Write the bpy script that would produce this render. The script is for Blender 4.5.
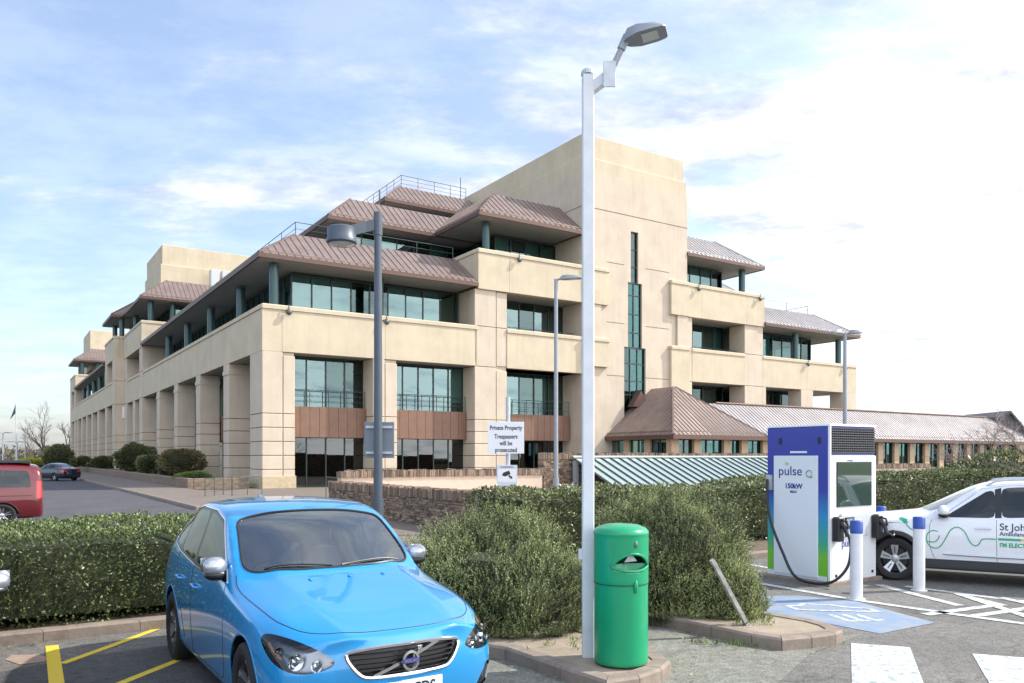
import bpy, bmesh, math, random
import numpy as np
from mathutils import Vector, Matrix
from mathutils.bvhtree import BVHTree
R = math.radians
random.seed(7)
rng = np.random.default_rng(11)
for o in list(bpy.data.objects): bpy.data.objects.remove(o)
scn = bpy.context.scene
col = scn.collection

# ------------------------------------------------------------ camera, light, exposure
F, CX, CY, CH = 796.0, 512.0, 457.0, 1.90
cam_d = bpy.data.cameras.new('camera'); cam = bpy.data.objects.new('camera', cam_d); col.objects.link(cam)
cam.location = (0, 0, CH); cam.rotation_euler = (R(90), 0, 0)
cam_d.sensor_width = 36; cam_d.lens = F / 1024 * 36
cam_d.shift_y = (CY - 341.5) / 1024
cam_d.clip_start = 0.1; cam_d.clip_end = 6000
scn.camera = cam
SUN_AZ = (0.955, 0.20)          # horizontal direction towards the sun
SUN_EL = 42
sd = Vector((SUN_AZ[0], SUN_AZ[1], 0)).normalized() * math.cos(R(SUN_EL)) + Vector((0, 0, math.sin(R(SUN_EL))))
sun_d = bpy.data.lights.new('sun', 'SUN'); sun_d.energy = 2.9; sun_d.angle = R(0.8); sun_d.color = (1, .95, .87)
sun = bpy.data.objects.new('sun', sun_d); col.objects.link(sun)
sun.rotation_euler = sd.to_track_quat('Z', 'Y').to_euler()
scn.view_settings.view_transform = 'Standard'; scn.view_settings.look = 'None'
scn.view_settings.exposure = 1.0; scn.view_settings.gamma = 1
w = bpy.data.worlds.new('World'); scn.world = w; w.use_nodes = True
nt = w.node_tree; nt.nodes.clear()
def N(t, **k):
    n = nt.nodes.new(t)
    for a, b in k.items(): setattr(n, a, b)
    return n
L = lambda a, b: nt.links.new(a, b)
out = N('ShaderNodeOutputWorld')
sky = N('ShaderNodeTexSky', sky_type='NISHITA', sun_disc=False, sun_elevation=R(SUN_EL), sun_rotation=math.atan2(SUN_AZ[0], SUN_AZ[1]))
sky.air_density = 1.0; sky.dust_density = 2.0; sky.ozone_density = 1.2
bg1 = N('ShaderNodeBackground'); bg1.inputs[1].default_value = 0.15; L(sky.outputs[0], bg1.inputs[0])
tc = N('ShaderNodeTexCoord'); sep = N('ShaderNodeSeparateXYZ'); L(tc.outputs['Generated'], sep.inputs[0])
def Mth(op, a, b=None, c=None, clamp=False):
    n = N('ShaderNodeMath', operation=op); n.use_clamp = clamp
    for i, v in enumerate((a, b, c)):
        if v is None: continue
        if isinstance(v, (int, float)): n.inputs[i].default_value = v
        else: L(v, n.inputs[i])
    return n.outputs[0]
def ramp(sock, a, b, hi):
    n = N('ShaderNodeMapRange', interpolation_type='SMOOTHSTEP'); L(sock, n.inputs[0]); n.inputs[1].default_value = a; n.inputs[2].default_value = b; n.inputs[3].default_value = 0; n.inputs[4].default_value = hi; return n.outputs[0]
zz = Mth('MAXIMUM', sep.outputs[2], 0.0); den = Mth('ADD', zz, 0.16)
cu = Mth('DIVIDE', sep.outputs[0], den); cv = Mth('DIVIDE', sep.outputs[1], den)
cmb = N('ShaderNodeCombineXYZ'); L(cu, cmb.inputs[0]); L(cv, cmb.inputs[1])
mp = N('ShaderNodeMapping'); mp.inputs['Rotation'].default_value = (0, 0, R(-25)); mp.inputs['Scale'].default_value = (0.8, 1.25, 1); mp.inputs['Location'].default_value = (3.1, 1.7, 0)
L(cmb.outputs[0], mp.inputs[0])
n1 = N('ShaderNodeTexNoise'); n1.inputs['Scale'].default_value = 1.35; n1.inputs['Detail'].default_value = 9; n1.inputs['Roughness'].default_value = .58; n1.inputs['Distortion'].default_value = .9
n2 = N('ShaderNodeTexNoise'); n2.inputs['Scale'].default_value = 4.0; n2.inputs['Detail'].default_value = 8; n2.inputs['Roughness'].default_value = .65
L(mp.outputs[0], n1.inputs[0]); L(mp.outputs[0], n2.inputs[0])
# more cloud towards the right, where the veil thickens in front of the sun
bias = Mth('MULTIPLY_ADD', sep.outputs[0], 0.30, 0.04)
m0 = Mth('MULTIPLY_ADD', n1.outputs[0], 1.0, bias)
m0 = Mth('MULTIPLY_ADD', n2.outputs[0], .28, m0); m0 = Mth('ADD', m0, Mth('MULTIPLY', Mth('MAXIMUM', Mth('MULTIPLY', sep.outputs[1], -1.0), 0.0), .25))  # extra cloud added behind the camera to brighten window reflections
mr = N('ShaderNodeMapRange', interpolation_type='SMOOTHSTEP'); L(m0, mr.inputs[0])
mr.inputs[1].default_value = .57; mr.inputs[2].default_value = .80; mr.inputs[3].default_value = .28; mr.inputs[4].default_value = 1.0
# cloud tone: bright edges, lavender grey bellies
cr = N('ShaderNodeValToRGB'); L(n2.outputs[0], cr.inputs[0])
cr.color_ramp.elements[0].position = .38; cr.color_ramp.elements[0].color = (.42, .49, .68, 1)
cr.color_ramp.elements[1].position = .60; cr.color_ramp.elements[1].color = (.74, .78, .86, 1)
glare = N('ShaderNodeMapRange', interpolation_type='SMOOTHSTEP'); L(sep.outputs[0], glare.inputs[0])
glare.inputs[1].default_value = .0; glare.inputs[2].default_value = .42; glare.inputs[3].default_value = 0; glare.inputs[4].default_value = 1
gz = ramp(sep.outputs[2], .25, .52, .82)
mixg = N('ShaderNodeMix', data_type='RGBA'); L(Mth('MULTIPLY', Mth('MULTIPLY', glare.outputs[0], mr.outputs[0]), Mth('SUBTRACT', 1.0, gz)), mixg.inputs[0]); L(cr.outputs[0], mixg.inputs[6]); cg = N('ShaderNodeValToRGB'); L(n2.outputs[0], cg.inputs[0]); cg.color_ramp.elements[0].position = .34; cg.color_ramp.elements[0].color = (.62, .65, .74, 1); cg.color_ramp.elements[1].position = .50; cg.color_ramp.elements[1].color = (.97, .97, .98, 1); L(cg.outputs[0], mixg.inputs[7])
bg2 = N('ShaderNodeBackground')
# the veil is brighter round the sun (right); brightness added behind the camera fills shaded walls
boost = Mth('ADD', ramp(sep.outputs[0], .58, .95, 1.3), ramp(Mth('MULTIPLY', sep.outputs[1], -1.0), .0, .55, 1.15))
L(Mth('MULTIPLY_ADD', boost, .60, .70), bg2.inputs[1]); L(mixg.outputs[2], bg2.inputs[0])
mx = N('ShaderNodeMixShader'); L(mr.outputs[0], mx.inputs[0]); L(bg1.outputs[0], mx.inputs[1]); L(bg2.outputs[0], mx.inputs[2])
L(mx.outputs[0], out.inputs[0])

# ------------------------------------------------------------ helpers
def G(x, y, z=0.0):
    """ground (height z) point seen at picture position x, y"""
    Y = (CH - z) * F / (y - CY)
    return Vector(((x - CX) / F * Y, Y, z))
def D(x, y, Y):
    """point at distance Y seen at picture position"""
    return Vector(((x - CX) / F * Y, Y, CH - (y - CY) / F * Y))
UA = math.atan2(.547, .837)
VV = Vector((.837, .547, 0)).normalized(); UU = Vector((-VV.y, VV.x, 0))
O = Vector((-15.0, 47.8, 0))
def AB(a, b, z=0.0): return O + VV * a + UU * b + Vector((0, 0, z))
def ax(x, b):
    k = (x - CX) / F; return (k * (O.y + UU.y * b) - O.x - UU.x * b) / (VV.x - VV.y * k)
def bxp(x, a):
    k = (x - CX) / F; return (k * (O.y + VV.y * a) - O.x - VV.x * a) / (UU.x - UU.y * k)

def tag(o, label=None, cat=None, group=None, kind=None):
    if label: o['label'] = label
    if cat: o['category'] = cat
    if group: o['group'] = group
    if kind: o['kind'] = kind
    return o
def empty(name, loc=(0, 0, 0), rz=0, **k):
    o = bpy.data.objects.new(name, None); col.objects.link(o); o.location = loc; o.rotation_euler = (0, 0, rz); o.empty_display_size = .3
    return tag(o, **k)
def copy_tree(o, parent=None):
    c = o.copy(); col.objects.link(c)
    if parent: c.parent = parent
    for ch in list(o.children): copy_tree(ch, c)
    return c

_m = {}
def M(name, c, rough=.6, metal=0, var=0.0, scale=4.0, bump=0.0, bscale=30.0, c2=None, spec=.5, coat=0, detail=6, tint=None, trans=0, stretch=None, bdist=.01):
    if name in _m: return _m[name]
    m = bpy.data.materials.new(name); _m[name] = m; m.use_nodes = True
    t = m.node_tree; b = t.nodes['Principled BSDF']
    b.inputs['Base Color'].default_value = (*c, 1); b.inputs['Roughness'].default_value = rough; b.inputs['Metallic'].default_value = metal
    b.inputs['Specular IOR Level'].default_value = spec; b.inputs['Coat Weight'].default_value = coat; b.inputs['Coat Roughness'].default_value = .03
    if trans: b.inputs['Transmission Weight'].default_value = trans
    src = None
    def coords():
        n = t.nodes.new('ShaderNodeTexCoord')
        if stretch:
            mpn = t.nodes.new('ShaderNodeMapping'); mpn.inputs['Scale'].default_value = stretch; t.links.new(n.outputs['Object'], mpn.inputs[0]); return mpn.outputs[0]
        return n.outputs['Object']
    co = coords()
    if tint:
        at = t.nodes.new('ShaderNodeAttribute'); at.attribute_name = 'tint'
        rp = t.nodes.new('ShaderNodeValToRGB'); els = rp.color_ramp.elements
        while len(els) < len(tint): els.new(.5)
        for i, cc in enumerate(tint): els[i].position = i / (len(tint) - 1); els[i].color = (*cc, 1)
        t.links.new(at.outputs['Fac'], rp.inputs[0]); t.links.new(rp.outputs[0], b.inputs['Base Color'])
    elif var or c2:
        n = t.nodes.new('ShaderNodeTexNoise'); n.inputs['Scale'].default_value = scale; n.inputs['Detail'].default_value = detail; n.inputs['Roughness'].default_value = .62
        t.links.new(co, n.inputs[0])
        rp = t.nodes.new('ShaderNodeValToRGB'); t.links.new(n.outputs[0], rp.inputs[0])
        if c2: ca, cb = c, c2
        else: ca, cb = [v * (1 - var) for v in c], [min(1, v * (1 + var)) for v in c]
        rp.color_ramp.elements[0].position = .3; rp.color_ramp.elements[0].color = (*ca, 1)
        rp.color_ramp.elements[1].position = .7; rp.color_ramp.elements[1].color = (*cb, 1)
        t.links.new(rp.outputs[0], b.inputs['Base Color'])
    if bump:
        n = t.nodes.new('ShaderNodeTexNoise'); n.inputs['Scale'].default_value = bscale; n.inputs['Detail'].default_value = 5
        t.links.new(co, n.inputs[0]); bp = t.nodes.new('ShaderNodeBump'); bp.inputs['Strength'].default_value = bump; bp.inputs['Distance'].default_value = bdist
        t.links.new(n.outputs[0], bp.inputs['Height']); t.links.new(bp.outputs[0], b.inputs['Normal'])
    return m
def Mglass(name, tintc, refl=.35, rough=.01, glc=(.9, .95, .95), fm=1.4):
    """tinted see-through pane with mirror reflection"""
    if name in _m: return _m[name]
    m = bpy.data.materials.new(name); _m[name] = m; m.use_nodes = True
    t = m.node_tree; t.nodes.clear(); o = t.nodes.new('ShaderNodeOutputMaterial')
    tr = t.nodes.new('ShaderNodeBsdfTransparent'); tr.inputs[0].default_value = (*tintc, 1)
    gl = t.nodes.new('ShaderNodeBsdfGlossy'); gl.inputs['Roughness'].default_value = rough; gl.inputs[0].default_value = (*glc, 1)
    fr = t.nodes.new('ShaderNodeFresnel'); fr.inputs[0].default_value = 1.5
    ma = t.nodes.new('ShaderNodeMath'); ma.operation = 'MULTIPLY_ADD'; ma.use_clamp = True; t.links.new(fr.outputs[0], ma.inputs[0]); ma.inputs[1].default_value = fm; ma.inputs[2].default_value = refl
    mx = t.nodes.new('ShaderNodeMixShader'); t.links.new(ma.outputs[0], mx.inputs[0]); t.links.new(tr.outputs[0], mx.inputs[1]); t.links.new(gl.outputs[0], mx.inputs[2])
    t.links.new(mx.outputs[0], o.inputs[0]); return m

class MB:
    def __init__(s): s.v = []; s.f = []; s.mi = []; s.cur = 0
    def add(s, vs, fs):
        n = len(s.v); s.v += [tuple(v) for v in vs]; s.f += [tuple(i + n for i in f) for f in fs]; s.mi += [s.cur] * len(fs); return s
    def box(s, x0, x1, y0, y1, z0, z1):
        return s.add([(x0, y0, z0), (x1, y0, z0), (x1, y1, z0), (x0, y1, z0), (x0, y0, z1), (x1, y0, z1), (x1, y1, z1), (x0, y1, z1)],
                     [(0, 3, 2, 1), (4, 5, 6, 7), (0, 1, 5, 4), (1, 2, 6, 5), (2, 3, 7, 6), (3, 0, 4, 7)])
    def cbox(s, x0, x1, y0, y1, z0, z1, c=.03):
        """box with chamfered vertical edges and top edges"""
        def ring(z, e): 
            a0, a1, b0, b1 = x0 + e, x1 - e, y0 + e, y1 - e
            return [(a0 + c, b0, z), (a1 - c, b0, z), (a1, b0 + c, z), (a1, b1 - c, z), (a1 - c, b1, z), (a0 + c, b1, z), (a0, b1 - c, z), (a0, b0 + c, z)]
        vs = ring(z0, 0) + ring(z1 - c, 0) + ring(z1, c)
        fs = [tuple(range(7, -1, -1)), tuple(range(16, 24))]
        for r in range(2):
            for i in range(8): j = (i + 1) % 8; fs.append((r * 8 + i, r * 8 + j, r * 8 + 8 + j, r * 8 + 8 + i))
        return s.add(vs, fs)
    def prism(s, pts, z0, z1):
        n = len(pts); vs = [(p[0], p[1], z0) for p in pts] + [(p[0], p[1], z1) for p in pts]
        return s.add(vs, [tuple(range(n - 1, -1, -1)), tuple(range(n, 2 * n))] + [(i, (i + 1) % n, n + (i + 1) % n, n + i) for i in range(n)])
    def extr(s, pts, off):
        """planar polygon (3d points) extruded by vector"""
        n = len(pts); off = Vector(off); vs = [Vector(p) for p in pts] + [Vector(p) + off for p in pts]
        return s.add(vs, [tuple(range(n)), tuple(range(2 * n - 1, n - 1, -1))] + [(i, n + i, n + (i + 1) % n, (i + 1) % n) for i in range(n)])
    def tube(s, pts, r, n=8, cap=True):
        pts = [Vector(p) for p in pts]; rs = r if isinstance(r, (list, tuple)) else [r] * len(pts)
        vs = []; up = None
        for i, p in enumerate(pts):
            d = (pts[min(i + 1, len(pts) - 1)] - pts[max(i - 1, 0)]).normalized()
            if up is None or abs(up.dot(d)) > .98: up = Vector((0, 0, 1)) if abs(d.z) < .9 else Vector((1, 0, 0))
            e1 = d.cross(up).normalized(); e2 = e1.cross(d).normalized(); up = e2
            for k in range(n):
                a = 2 * math.pi * k / n; vs.append(p + (e1 * math.cos(a) + e2 * math.sin(a)) * rs[i])
        fs = []
        for i in range(len(pts) - 1):
            for k in range(n): j = (k + 1) % n; fs.append((i * n + k, i * n + j, (i + 1) * n + j, (i + 1) * n + k))
        if cap: fs += [tuple(range(n - 1, -1, -1)), tuple(range((len(pts) - 1) * n, len(pts) * n))]
        return s.add(vs, fs)
    def bar(s, p, q, wx, wy=None):
        wy = wy or wx; p = Vector(p); q = Vector(q); d = (q - p).normalized(); up = Vector((0, 0, 1)) if abs(d.z) < .9 else Vector((0, 1, 0))
        e1 = d.cross(up).normalized() * wx / 2; e2 = e1.cross(d).normalized() * wy / 2
        vs = [p - e1 - e2, p + e1 - e2, p + e1 + e2, p - e1 + e2, q - e1 - e2, q + e1 - e2, q + e1 + e2, q - e1 + e2]
        return s.add(vs, [(0, 1, 2, 3), (7, 6, 5, 4), (0, 4, 5, 1), (1, 5, 6, 2), (2, 6, 7, 3), (3, 7, 4, 0)])
    def lathe(s, prof, n=24, axis='z', c=(0, 0, 0), closed=False):
        vs = []; c = Vector(c)
        for k in range(n):
            a = 2 * math.pi * k / n
            for (r, h) in prof:
                x, y = r * math.cos(a), r * math.sin(a)
                vs.append(c + Vector({'z': (x, y, h), 'y': (x, h, y), 'x': (h, x, y)}[axis]))
        m = len(prof); fs = []
        for k in range(n):
            j = (k + 1) % n
            for i in range(m if closed else m - 1):
                i2 = (i + 1) % m
                f = (k * m + i, j * m + i, j * m + i2, k * m + i2)
                fs.append(f if axis != 'y' else f[::-1])
        return s.add(vs, fs)
    def ell(s, c, rx, ry, rz, n=16, m=10):
        vs = []; fs = []
        for i in range(m + 1):
            t = math.pi * i / m
            for k in range(n):
                a = 2 * math.pi * k / n; vs.append((c[0] + rx * math.sin(t) * math.cos(a), c[1] + ry * math.sin(t) * math.sin(a), c[2] + rz * math.cos(t)))
        for i in range(m):
            for k in range(n): j = (k + 1) % n; fs.append((i * n + k, (i + 1) * n + k, (i + 1) * n + j, i * n + j))
        return s.add(vs, fs)
    def build(s, name, mats, parent=None, smooth=False, loc=None, bevel=0, **k):
        me = bpy.data.meshes.new(name); me.from_pydata(s.v, [], s.f)
        for m in (mats if isinstance(mats, (list, tuple)) else [mats]): me.materials.append(m)
        if any(s.mi): me.polygons.foreach_set('material_index', s.mi)
        me.validate(); me.update()
        if smooth:
            me.polygons.foreach_set('use_smooth', [True] * len(me.polygons))
            try: me.set_sharp_from_angle(angle=R(smooth if smooth is not True else 40))
            except Exception: pass
        o = bpy.data.objects.new(name, me); col.objects.link(o)
        if parent: o.parent = parent
        if loc is not None: o.location = loc
        if bevel:
            b = o.modifiers.new('bevel', 'BEVEL'); b.width = bevel; b.segments = 2; b.limit_method = 'ANGLE'
        return tag(o, **k)
def np_mesh(name, V, faces_n, mat, parent=None, tint=None, **k):
    """V (n*k,3), each consecutive k vertices one face"""
    nf = len(V) // faces_n; me = bpy.data.meshes.new(name)
    me.vertices.add(len(V)); me.vertices.foreach_set('co', np.asarray(V, dtype=np.float32).ravel())
    me.loops.add(nf * faces_n); me.loops.foreach_set('vertex_index', np.arange(nf * faces_n, dtype=np.int32))
    me.polygons.add(nf); me.polygons.foreach_set('loop_start', np.arange(0, nf * faces_n, faces_n, dtype=np.int32))
    me.update(calc_edges=True)
    if tint is not None:
        at = me.attributes.new('tint', 'FLOAT', 'FACE'); at.data.foreach_set('value', np.asarray(tint, dtype=np.float32))
    me.materials.append(mat); me.validate()
    o = bpy.data.objects.new(name, me); col.objects.link(o)
    if parent: o.parent = parent
    return tag(o, **k)
def text(body, size, mat, parent, mtx, name='lettering', extrude=.001, bold=0, align='CENTER', sx=1.0):
    cu = bpy.data.curves.new('t', 'FONT'); cu.body = body; cu.size = size; cu.extrude = extrude; cu.offset = bold; cu.align_x = align; cu.space_line = 1.0
    cu.resolution_u = 4
    t = bpy.data.objects.new('t', cu); col.objects.link(t); bpy.context.view_layer.update()
    dg = bpy.context.evaluated_depsgraph_get(); me = bpy.data.meshes.new_from_object(t.evaluated_get(dg)); bpy.data.objects.remove(t)
    me.materials.clear(); me.materials.append(mat)
    for v in me.vertices: v.co = mtx @ Vector((v.co.x * sx, v.co.y, v.co.z))
    me.name = name; o = bpy.data.objects.new(name, me); col.objects.link(o); o.parent = parent
    return o
def frame(origin, right, up):
    r = Vector(right).normalized(); u = Vector(up).normalized(); n = r.cross(u)
    m = Matrix.Identity(4)
    for i in range(3): m[i][0] = r[i]; m[i][1] = u[i]; m[i][2] = n[i]; m[i][3] = origin[i]
    return m
# ------------------------------------------------------------ main building (local x = along the front, y = along the left side)
def stone_mat(name, c):
    m = M(name, c, .85, var=.10, scale=.55, bump=.25, bscale=9, detail=9)
    t = m.node_tree; b = t.nodes['Principled BSDF']
    src = b.inputs['Base Color'].links[0].from_socket
    tcn = t.nodes.new('ShaderNodeTexCoord'); mpn = t.nodes.new('ShaderNodeMapping'); mpn.inputs['Scale'].default_value = (2.2, 2.2, .22)
    n = t.nodes.new('ShaderNodeTexNoise'); n.inputs['Scale'].default_value = 1.3; n.inputs['Detail'].default_value = 8
    t.links.new(tcn.outputs['Object'], mpn.inputs[0]); t.links.new(mpn.outputs[0], n.inputs[0])
    rp = t.nodes.new('ShaderNodeValToRGB'); rp.color_ramp.elements[0].position = .30; rp.color_ramp.elements[0].color = (.74, .70, .64, 1); rp.color_ramp.elements[1].position = .52; rp.color_ramp.elements[1].color = (1, 1, 1, 1)
    t.links.new(n.outputs[0], rp.inputs[0])
    mx = t.nodes.new('ShaderNodeMix'); mx.data_type = 'RGBA'; mx.blend_type = 'MULTIPLY'; mx.inputs[0].default_value = .22
    t.links.new(src, mx.inputs[6]); t.links.new(rp.outputs[0], mx.inputs[7]); t.links.new(mx.outputs[2], b.inputs['Base Color'])
    return m
STONE = stone_mat('buff_stone', (.555, .468, .36))
PARA = stone_mat('yellow_buff_stone', (.55, .468, .335))
JOINT = M('dark_joint', (.16, .12, .09), .9)
SOFF = M('soffit_paint', (.33, .33, .32), .7, var=.06)
COPPER = M('brown_copper', (.20, .145, .12), .45, .3, c2=(.27, .205, .18), scale=1.2, bump=.1, bscale=3)
COPPER_E = M('copper_fascia', (.12, .07, .052), .5, .3, var=.12)
SPAN = M('brown_spandrel', (.20, .11, .072), .5, .15, var=.10, scale=2)
GREENC = M('green_column_paint', (.035, .085, .085), .28, .1, var=.1)
FRAME = M('dark_green_frame', (.018, .04, .036), .4)
RAILM = M('grey_green_rail', (.07, .10, .095), .45, .3)
GLASS = Mglass('office_glass', (.34, .58, .54), .34, glc=(.27, .38, .385))
GLASST = Mglass('stair_glass', (.14, .34, .31), .20, glc=(.22, .42, .42))
GLASS2 = Mglass('office_glass_clear', (.30, .46, .44), .20, glc=(.24, .33, .33))
GLASSD = Mglass('ground_floor_glass', (.16, .22, .20), .03)
COPG = M('sky_sheen_copper', (.33, .31, .31), .38, .4, c2=(.42, .40, .40), scale=.7)  # right roofs: white sky sheen put into a paler copper colour
BLIND = M('pale_blind', (.50, .58, .55), .8, var=.05)
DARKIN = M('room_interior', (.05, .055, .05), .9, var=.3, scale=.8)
CEIL = M('room_ceiling', (.35, .35, .33), .9)
GLOBE = M('globe_shade', (.85, .83, .78), .4)

bld = empty('office_building', O, UA, label='large buff stone office block with stepped brown metal roofs, round green columns and square towers', cat='office building')
def piece(name, mat, parent=bld): 
    mb = MB(); return mb, lambda **k: mb.build(name, mat, parent, **k)

def pier(a0, a1, b0, b1, z0, z1, joints=(), core=True, mat=None, name='pier'):
    mb = MB(); zs = [z0] + [j for j in joints if z0 < j < z1] + [z1]
    for i in range(len(zs) - 1):
        lo = zs[i] + (.025 if i else 0); hi = zs[i + 1] - (.025 if i < len(zs) - 2 else 0)
        mb.cbox(a0, a1, b0, b1, lo, hi, .025)
    mb.cur = 1; mb.box(a0 + .04, a1 - .04, b0 + .04, b1 - .04, z0 + .01, z1 - .01)
    return mb.build(name, [mat or STONE, JOINT], bld)
JT = (1.15, 2.0, 2.85, 3.7, 4.55)
def parapet_f(a0, a1, b, z0, z1, th=.55, joints=(), mat=None, bolts=()):
    """front-facing parapet with coping"""
    mb = MB(); xs = [a0] + sorted(j for j in joints if a0 < j < a1) + [a1]
    for i in range(len(xs) - 1):
        mb.box(xs[i] + (.012 if i else 0), xs[i + 1] - (.012 if i < len(xs) - 2 else 0), b, b + th, z0, z1 - .30)
    mb.box(a0 + .02, a1 - .02, b + .03, b + th, z0 + .01, z1 - .29)
    mb.cbox(a0 - .05, a1 + .05, b - .07, b + th + .05, z1 - .285, z1, .06)
    return mb.build('parapet', mat or PARA, bld)
def parapet_l(b0, b1, a, z0, z1, th=.55, joints=(), mat=None):
    mb = MB(); xs = [b0] + sorted(j for j in joints if b0 < j < b1) + [b1]
    for i in range(len(xs) - 1):
        mb.box(a, a + th, xs[i] + (.012 if i else 0), xs[i + 1] - (.012 if i < len(xs) - 2 else 0), z0, z1 - .30)
    mb.box(a + .03, a + th, b0 + .02, b1 - .02, z0 + .01, z1 - .29)
    mb.cbox(a - .07, a + th + .05, b0 - .05, b1 + .05, z1 - .285, z1, .06)
    return mb.build('parapet', mat or PARA, bld)
def wall(a0, a1, b0, b1, z0, z1, name='wall', mat=None):
    mb = MB(); mb.cbox(a0, a1, b0, b1, z0, z1, .02); return mb.build(name, mat or STONE, bld)

def window(kind, p0, p1, c, z0, z1, n, rows=(), blinds=.3, nrm=-1, fw=.075, parent=None):
    """kind 'f': plane y=c from x=p0..p1; kind 'l': plane x=c along y"""
    parent = parent or bld
    g = MB(); f = MB(); bl = MB(); w_ = (p1 - p0) / n
    def B(mb, q0, q1, d0, d1, zz0, zz1):
        if kind == 'f': mb.box(q0, q1, c + d0, c + d1, zz0, zz1)
        else: mb.box(c + d0, c + d1, q0, q1, zz0, zz1)
    for i in range(n):
        q0, q1 = p0 + i * w_, p0 + (i + 1) * w_; t1, t2 = random.uniform(-.012, .012), random.uniform(-.012, .012)
        c4 = [(q0, c + t1, z0), (q1, c - t1, z0), (q1, c - t1 + t2, z1), (q0, c + t1 + t2, z1)]
        g.cur = 1 if random.random() < .3 else 0
        g.add(c4 if kind == 'f' else [(y, x, z) for x, y, z in c4], [(0, 1, 2, 3)])
    o = g.build('window', [GLASSD, GLASSD] if (z0 < .5 and z1 < 3.5) else [GLASS, GLASS2], parent)
    for i in range(n + 1): q = p0 + i * w_; B(f, q - fw / 2, q + fw / 2, -.06, .06, z0, z1)
    for z in (z0 + .04, z1 - .04, *rows): B(f, p0 + .04, p1 - .04, -.052, .052, z - .04, z + .04)
    f.build('frame', FRAME, o)
    any_ = False
    for i in range(n):
        if random.random() < blinds:
            any_ = True; q = p0 + i * w_; h = random.choice((1, 1, .75, .55)) * (z1 - z0 - .15)
            B(bl, q + .08, q + w_ - .08, .14, .17, z1 - .08 - h, z1 - .08)
    if any_: bl.build('blind', BLIND, o)
    return o
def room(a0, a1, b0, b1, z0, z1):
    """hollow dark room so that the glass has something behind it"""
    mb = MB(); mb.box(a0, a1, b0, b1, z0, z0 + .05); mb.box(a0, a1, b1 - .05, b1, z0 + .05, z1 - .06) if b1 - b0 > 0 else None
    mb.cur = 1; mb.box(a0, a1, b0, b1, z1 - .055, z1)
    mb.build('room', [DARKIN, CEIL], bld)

def roof(e, t, ze, zt, sides='flrb', sp=.50, fas=.27, name='roof', soffit=True, cuts=None):
    """e=(a0,a1,b0,b1) eave rectangle, t=(a0,a1,b0,b1) upper rectangle"""
    mb = MB(); a0, a1, b0, b1 = e; c0, c1, d0, d1 = t
    E_ = [(a0, b0), (a1, b0), (a1, b1), (a0, b1)]; T_ = [(c0, d0), (c1, d0), (c1, d1), (c0, d1)]
    vs = [(x, y, ze) for x, y in E_] + [(x, y, zt) for x, y in T_]
    idx = {'f': 0, 'r': 1, 'b': 2, 'l': 3}
    fs = [(4, 5, 6, 7)]
    for s_ in sides: i = idx[s_]; j = (i + 1) % 4; fs.append((i, j, 4 + j, 4 + i))
    mb.add(vs, fs)
    def line(i, u):
        j = (i + 1) % 4; p = Vector(vs[i]).lerp(Vector(vs[j]), u); return p
    for s_ in sides:
        i = idx[s_]; j = (i + 1) % 4
        p0, p1, q0, q1 = Vector(vs[i]), Vector(vs[j]), Vector(vs[4 + i]), Vector(vs[4 + j])
        d = (p1 - p0); ln = d.length; d.normalize(); inw = Vector((-d.y, d.x, 0))
        run = (q0 - p0).dot(inw); s0 = (q0 - p0).dot(d); s1 = (q1 - p1).dot(-d)
        k = sp * .5
        nn = (Vector((0, 0, 1)) * run - inw * (zt - ze)).normalized()
        while k < ln:
            fr = 1.0
            if s0 > .01: fr = min(fr, k / s0)
            if s1 > .01: fr = min(fr, (ln - k) / s1)
            P = p0 + d * k; Q = P + inw * run * fr + Vector((0, 0, (zt - ze) * fr))
            if (Q - P).length > .1: mb.bar(P + nn * .02, Q + nn * .02, .03, .05)
            k += sp
        # gutter line a little above the eave
        P = p0 + inw * .3 + Vector((0, 0, (zt - ze) * .3 / run)); Q = p1 + inw * .3 + Vector((0, 0, (zt - ze) * .3 / run))
        mb.bar(P + d * min(s0, .3) + nn * .03, Q - d * min(s1, .3) + nn * .03, .05, .08)
        if s0 > .01: mb.bar(p0 + nn * .03, q0 + nn * .03, .10, .09)
        if s1 > .01: mb.bar(p1 + nn * .03, q1 + nn * .03, .10, .09)
    mb.cur = 1
    th = .12
    mb.box(a0 + .002, a1 - .002, b0 + .002, b0 + th, ze - fas, ze - .002); mb.box(a0 + .002, a1 - .002, b1 - th, b1 - .002, ze - fas, ze - .002)
    mb.box(a0 + .002, a0 + th, b0 + th, b1 - th, ze - fas, ze - .002); mb.box(a1 - th, a1 - .002, b0 + th, b1 - th, ze - fas, ze - .002)
    if soffit:
        mb.cur = 2; mb.box(a0 + th, a1 - th, b0 + th, b1 - th, ze - fas + .05, ze - fas + .12)
    return mb.build(name, [COPPER, COPPER_E, SOFF], bld)
def railing(pts, h=1.05, n_r=3, post=1.6, parent=bld, name='railing', mat=None, r=.025):
    mb = MB()
    for i in range(len(pts) - 1):
        p, q = Vector(pts[i]), Vector(pts[i + 1]); Ln = (q - p).length; m = max(1, round(Ln / post))
        for k in range(n_r):
            z = h * (k + 1) / n_r; mb.tube([p + Vector((0, 0, z)), q + Vector((0, 0, z))], r if k == n_r - 1 else r * .6, 6)
        for k in range(m + 1):
            c = p.lerp(q, k / m); mb.tube([c, c + Vector((0, 0, h))], r, 6)
    return mb.build(name, mat or RAILM, parent)
def column(a, b, z0, z1, r=.29):
    mb = MB(); mb.lathe([(0, z0), (r, z0), (r, z1), (0, z1)], 20, c=(a, b, 0))
    for z in (z1 - .12,): mb.lathe([(r + .004, z), (r + .03, z), (r + .03, z + .1), (r + .004, z + .1)], 20, c=(a, b, 0))
    return mb.build('column', GREENC, bld, smooth=True)
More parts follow.
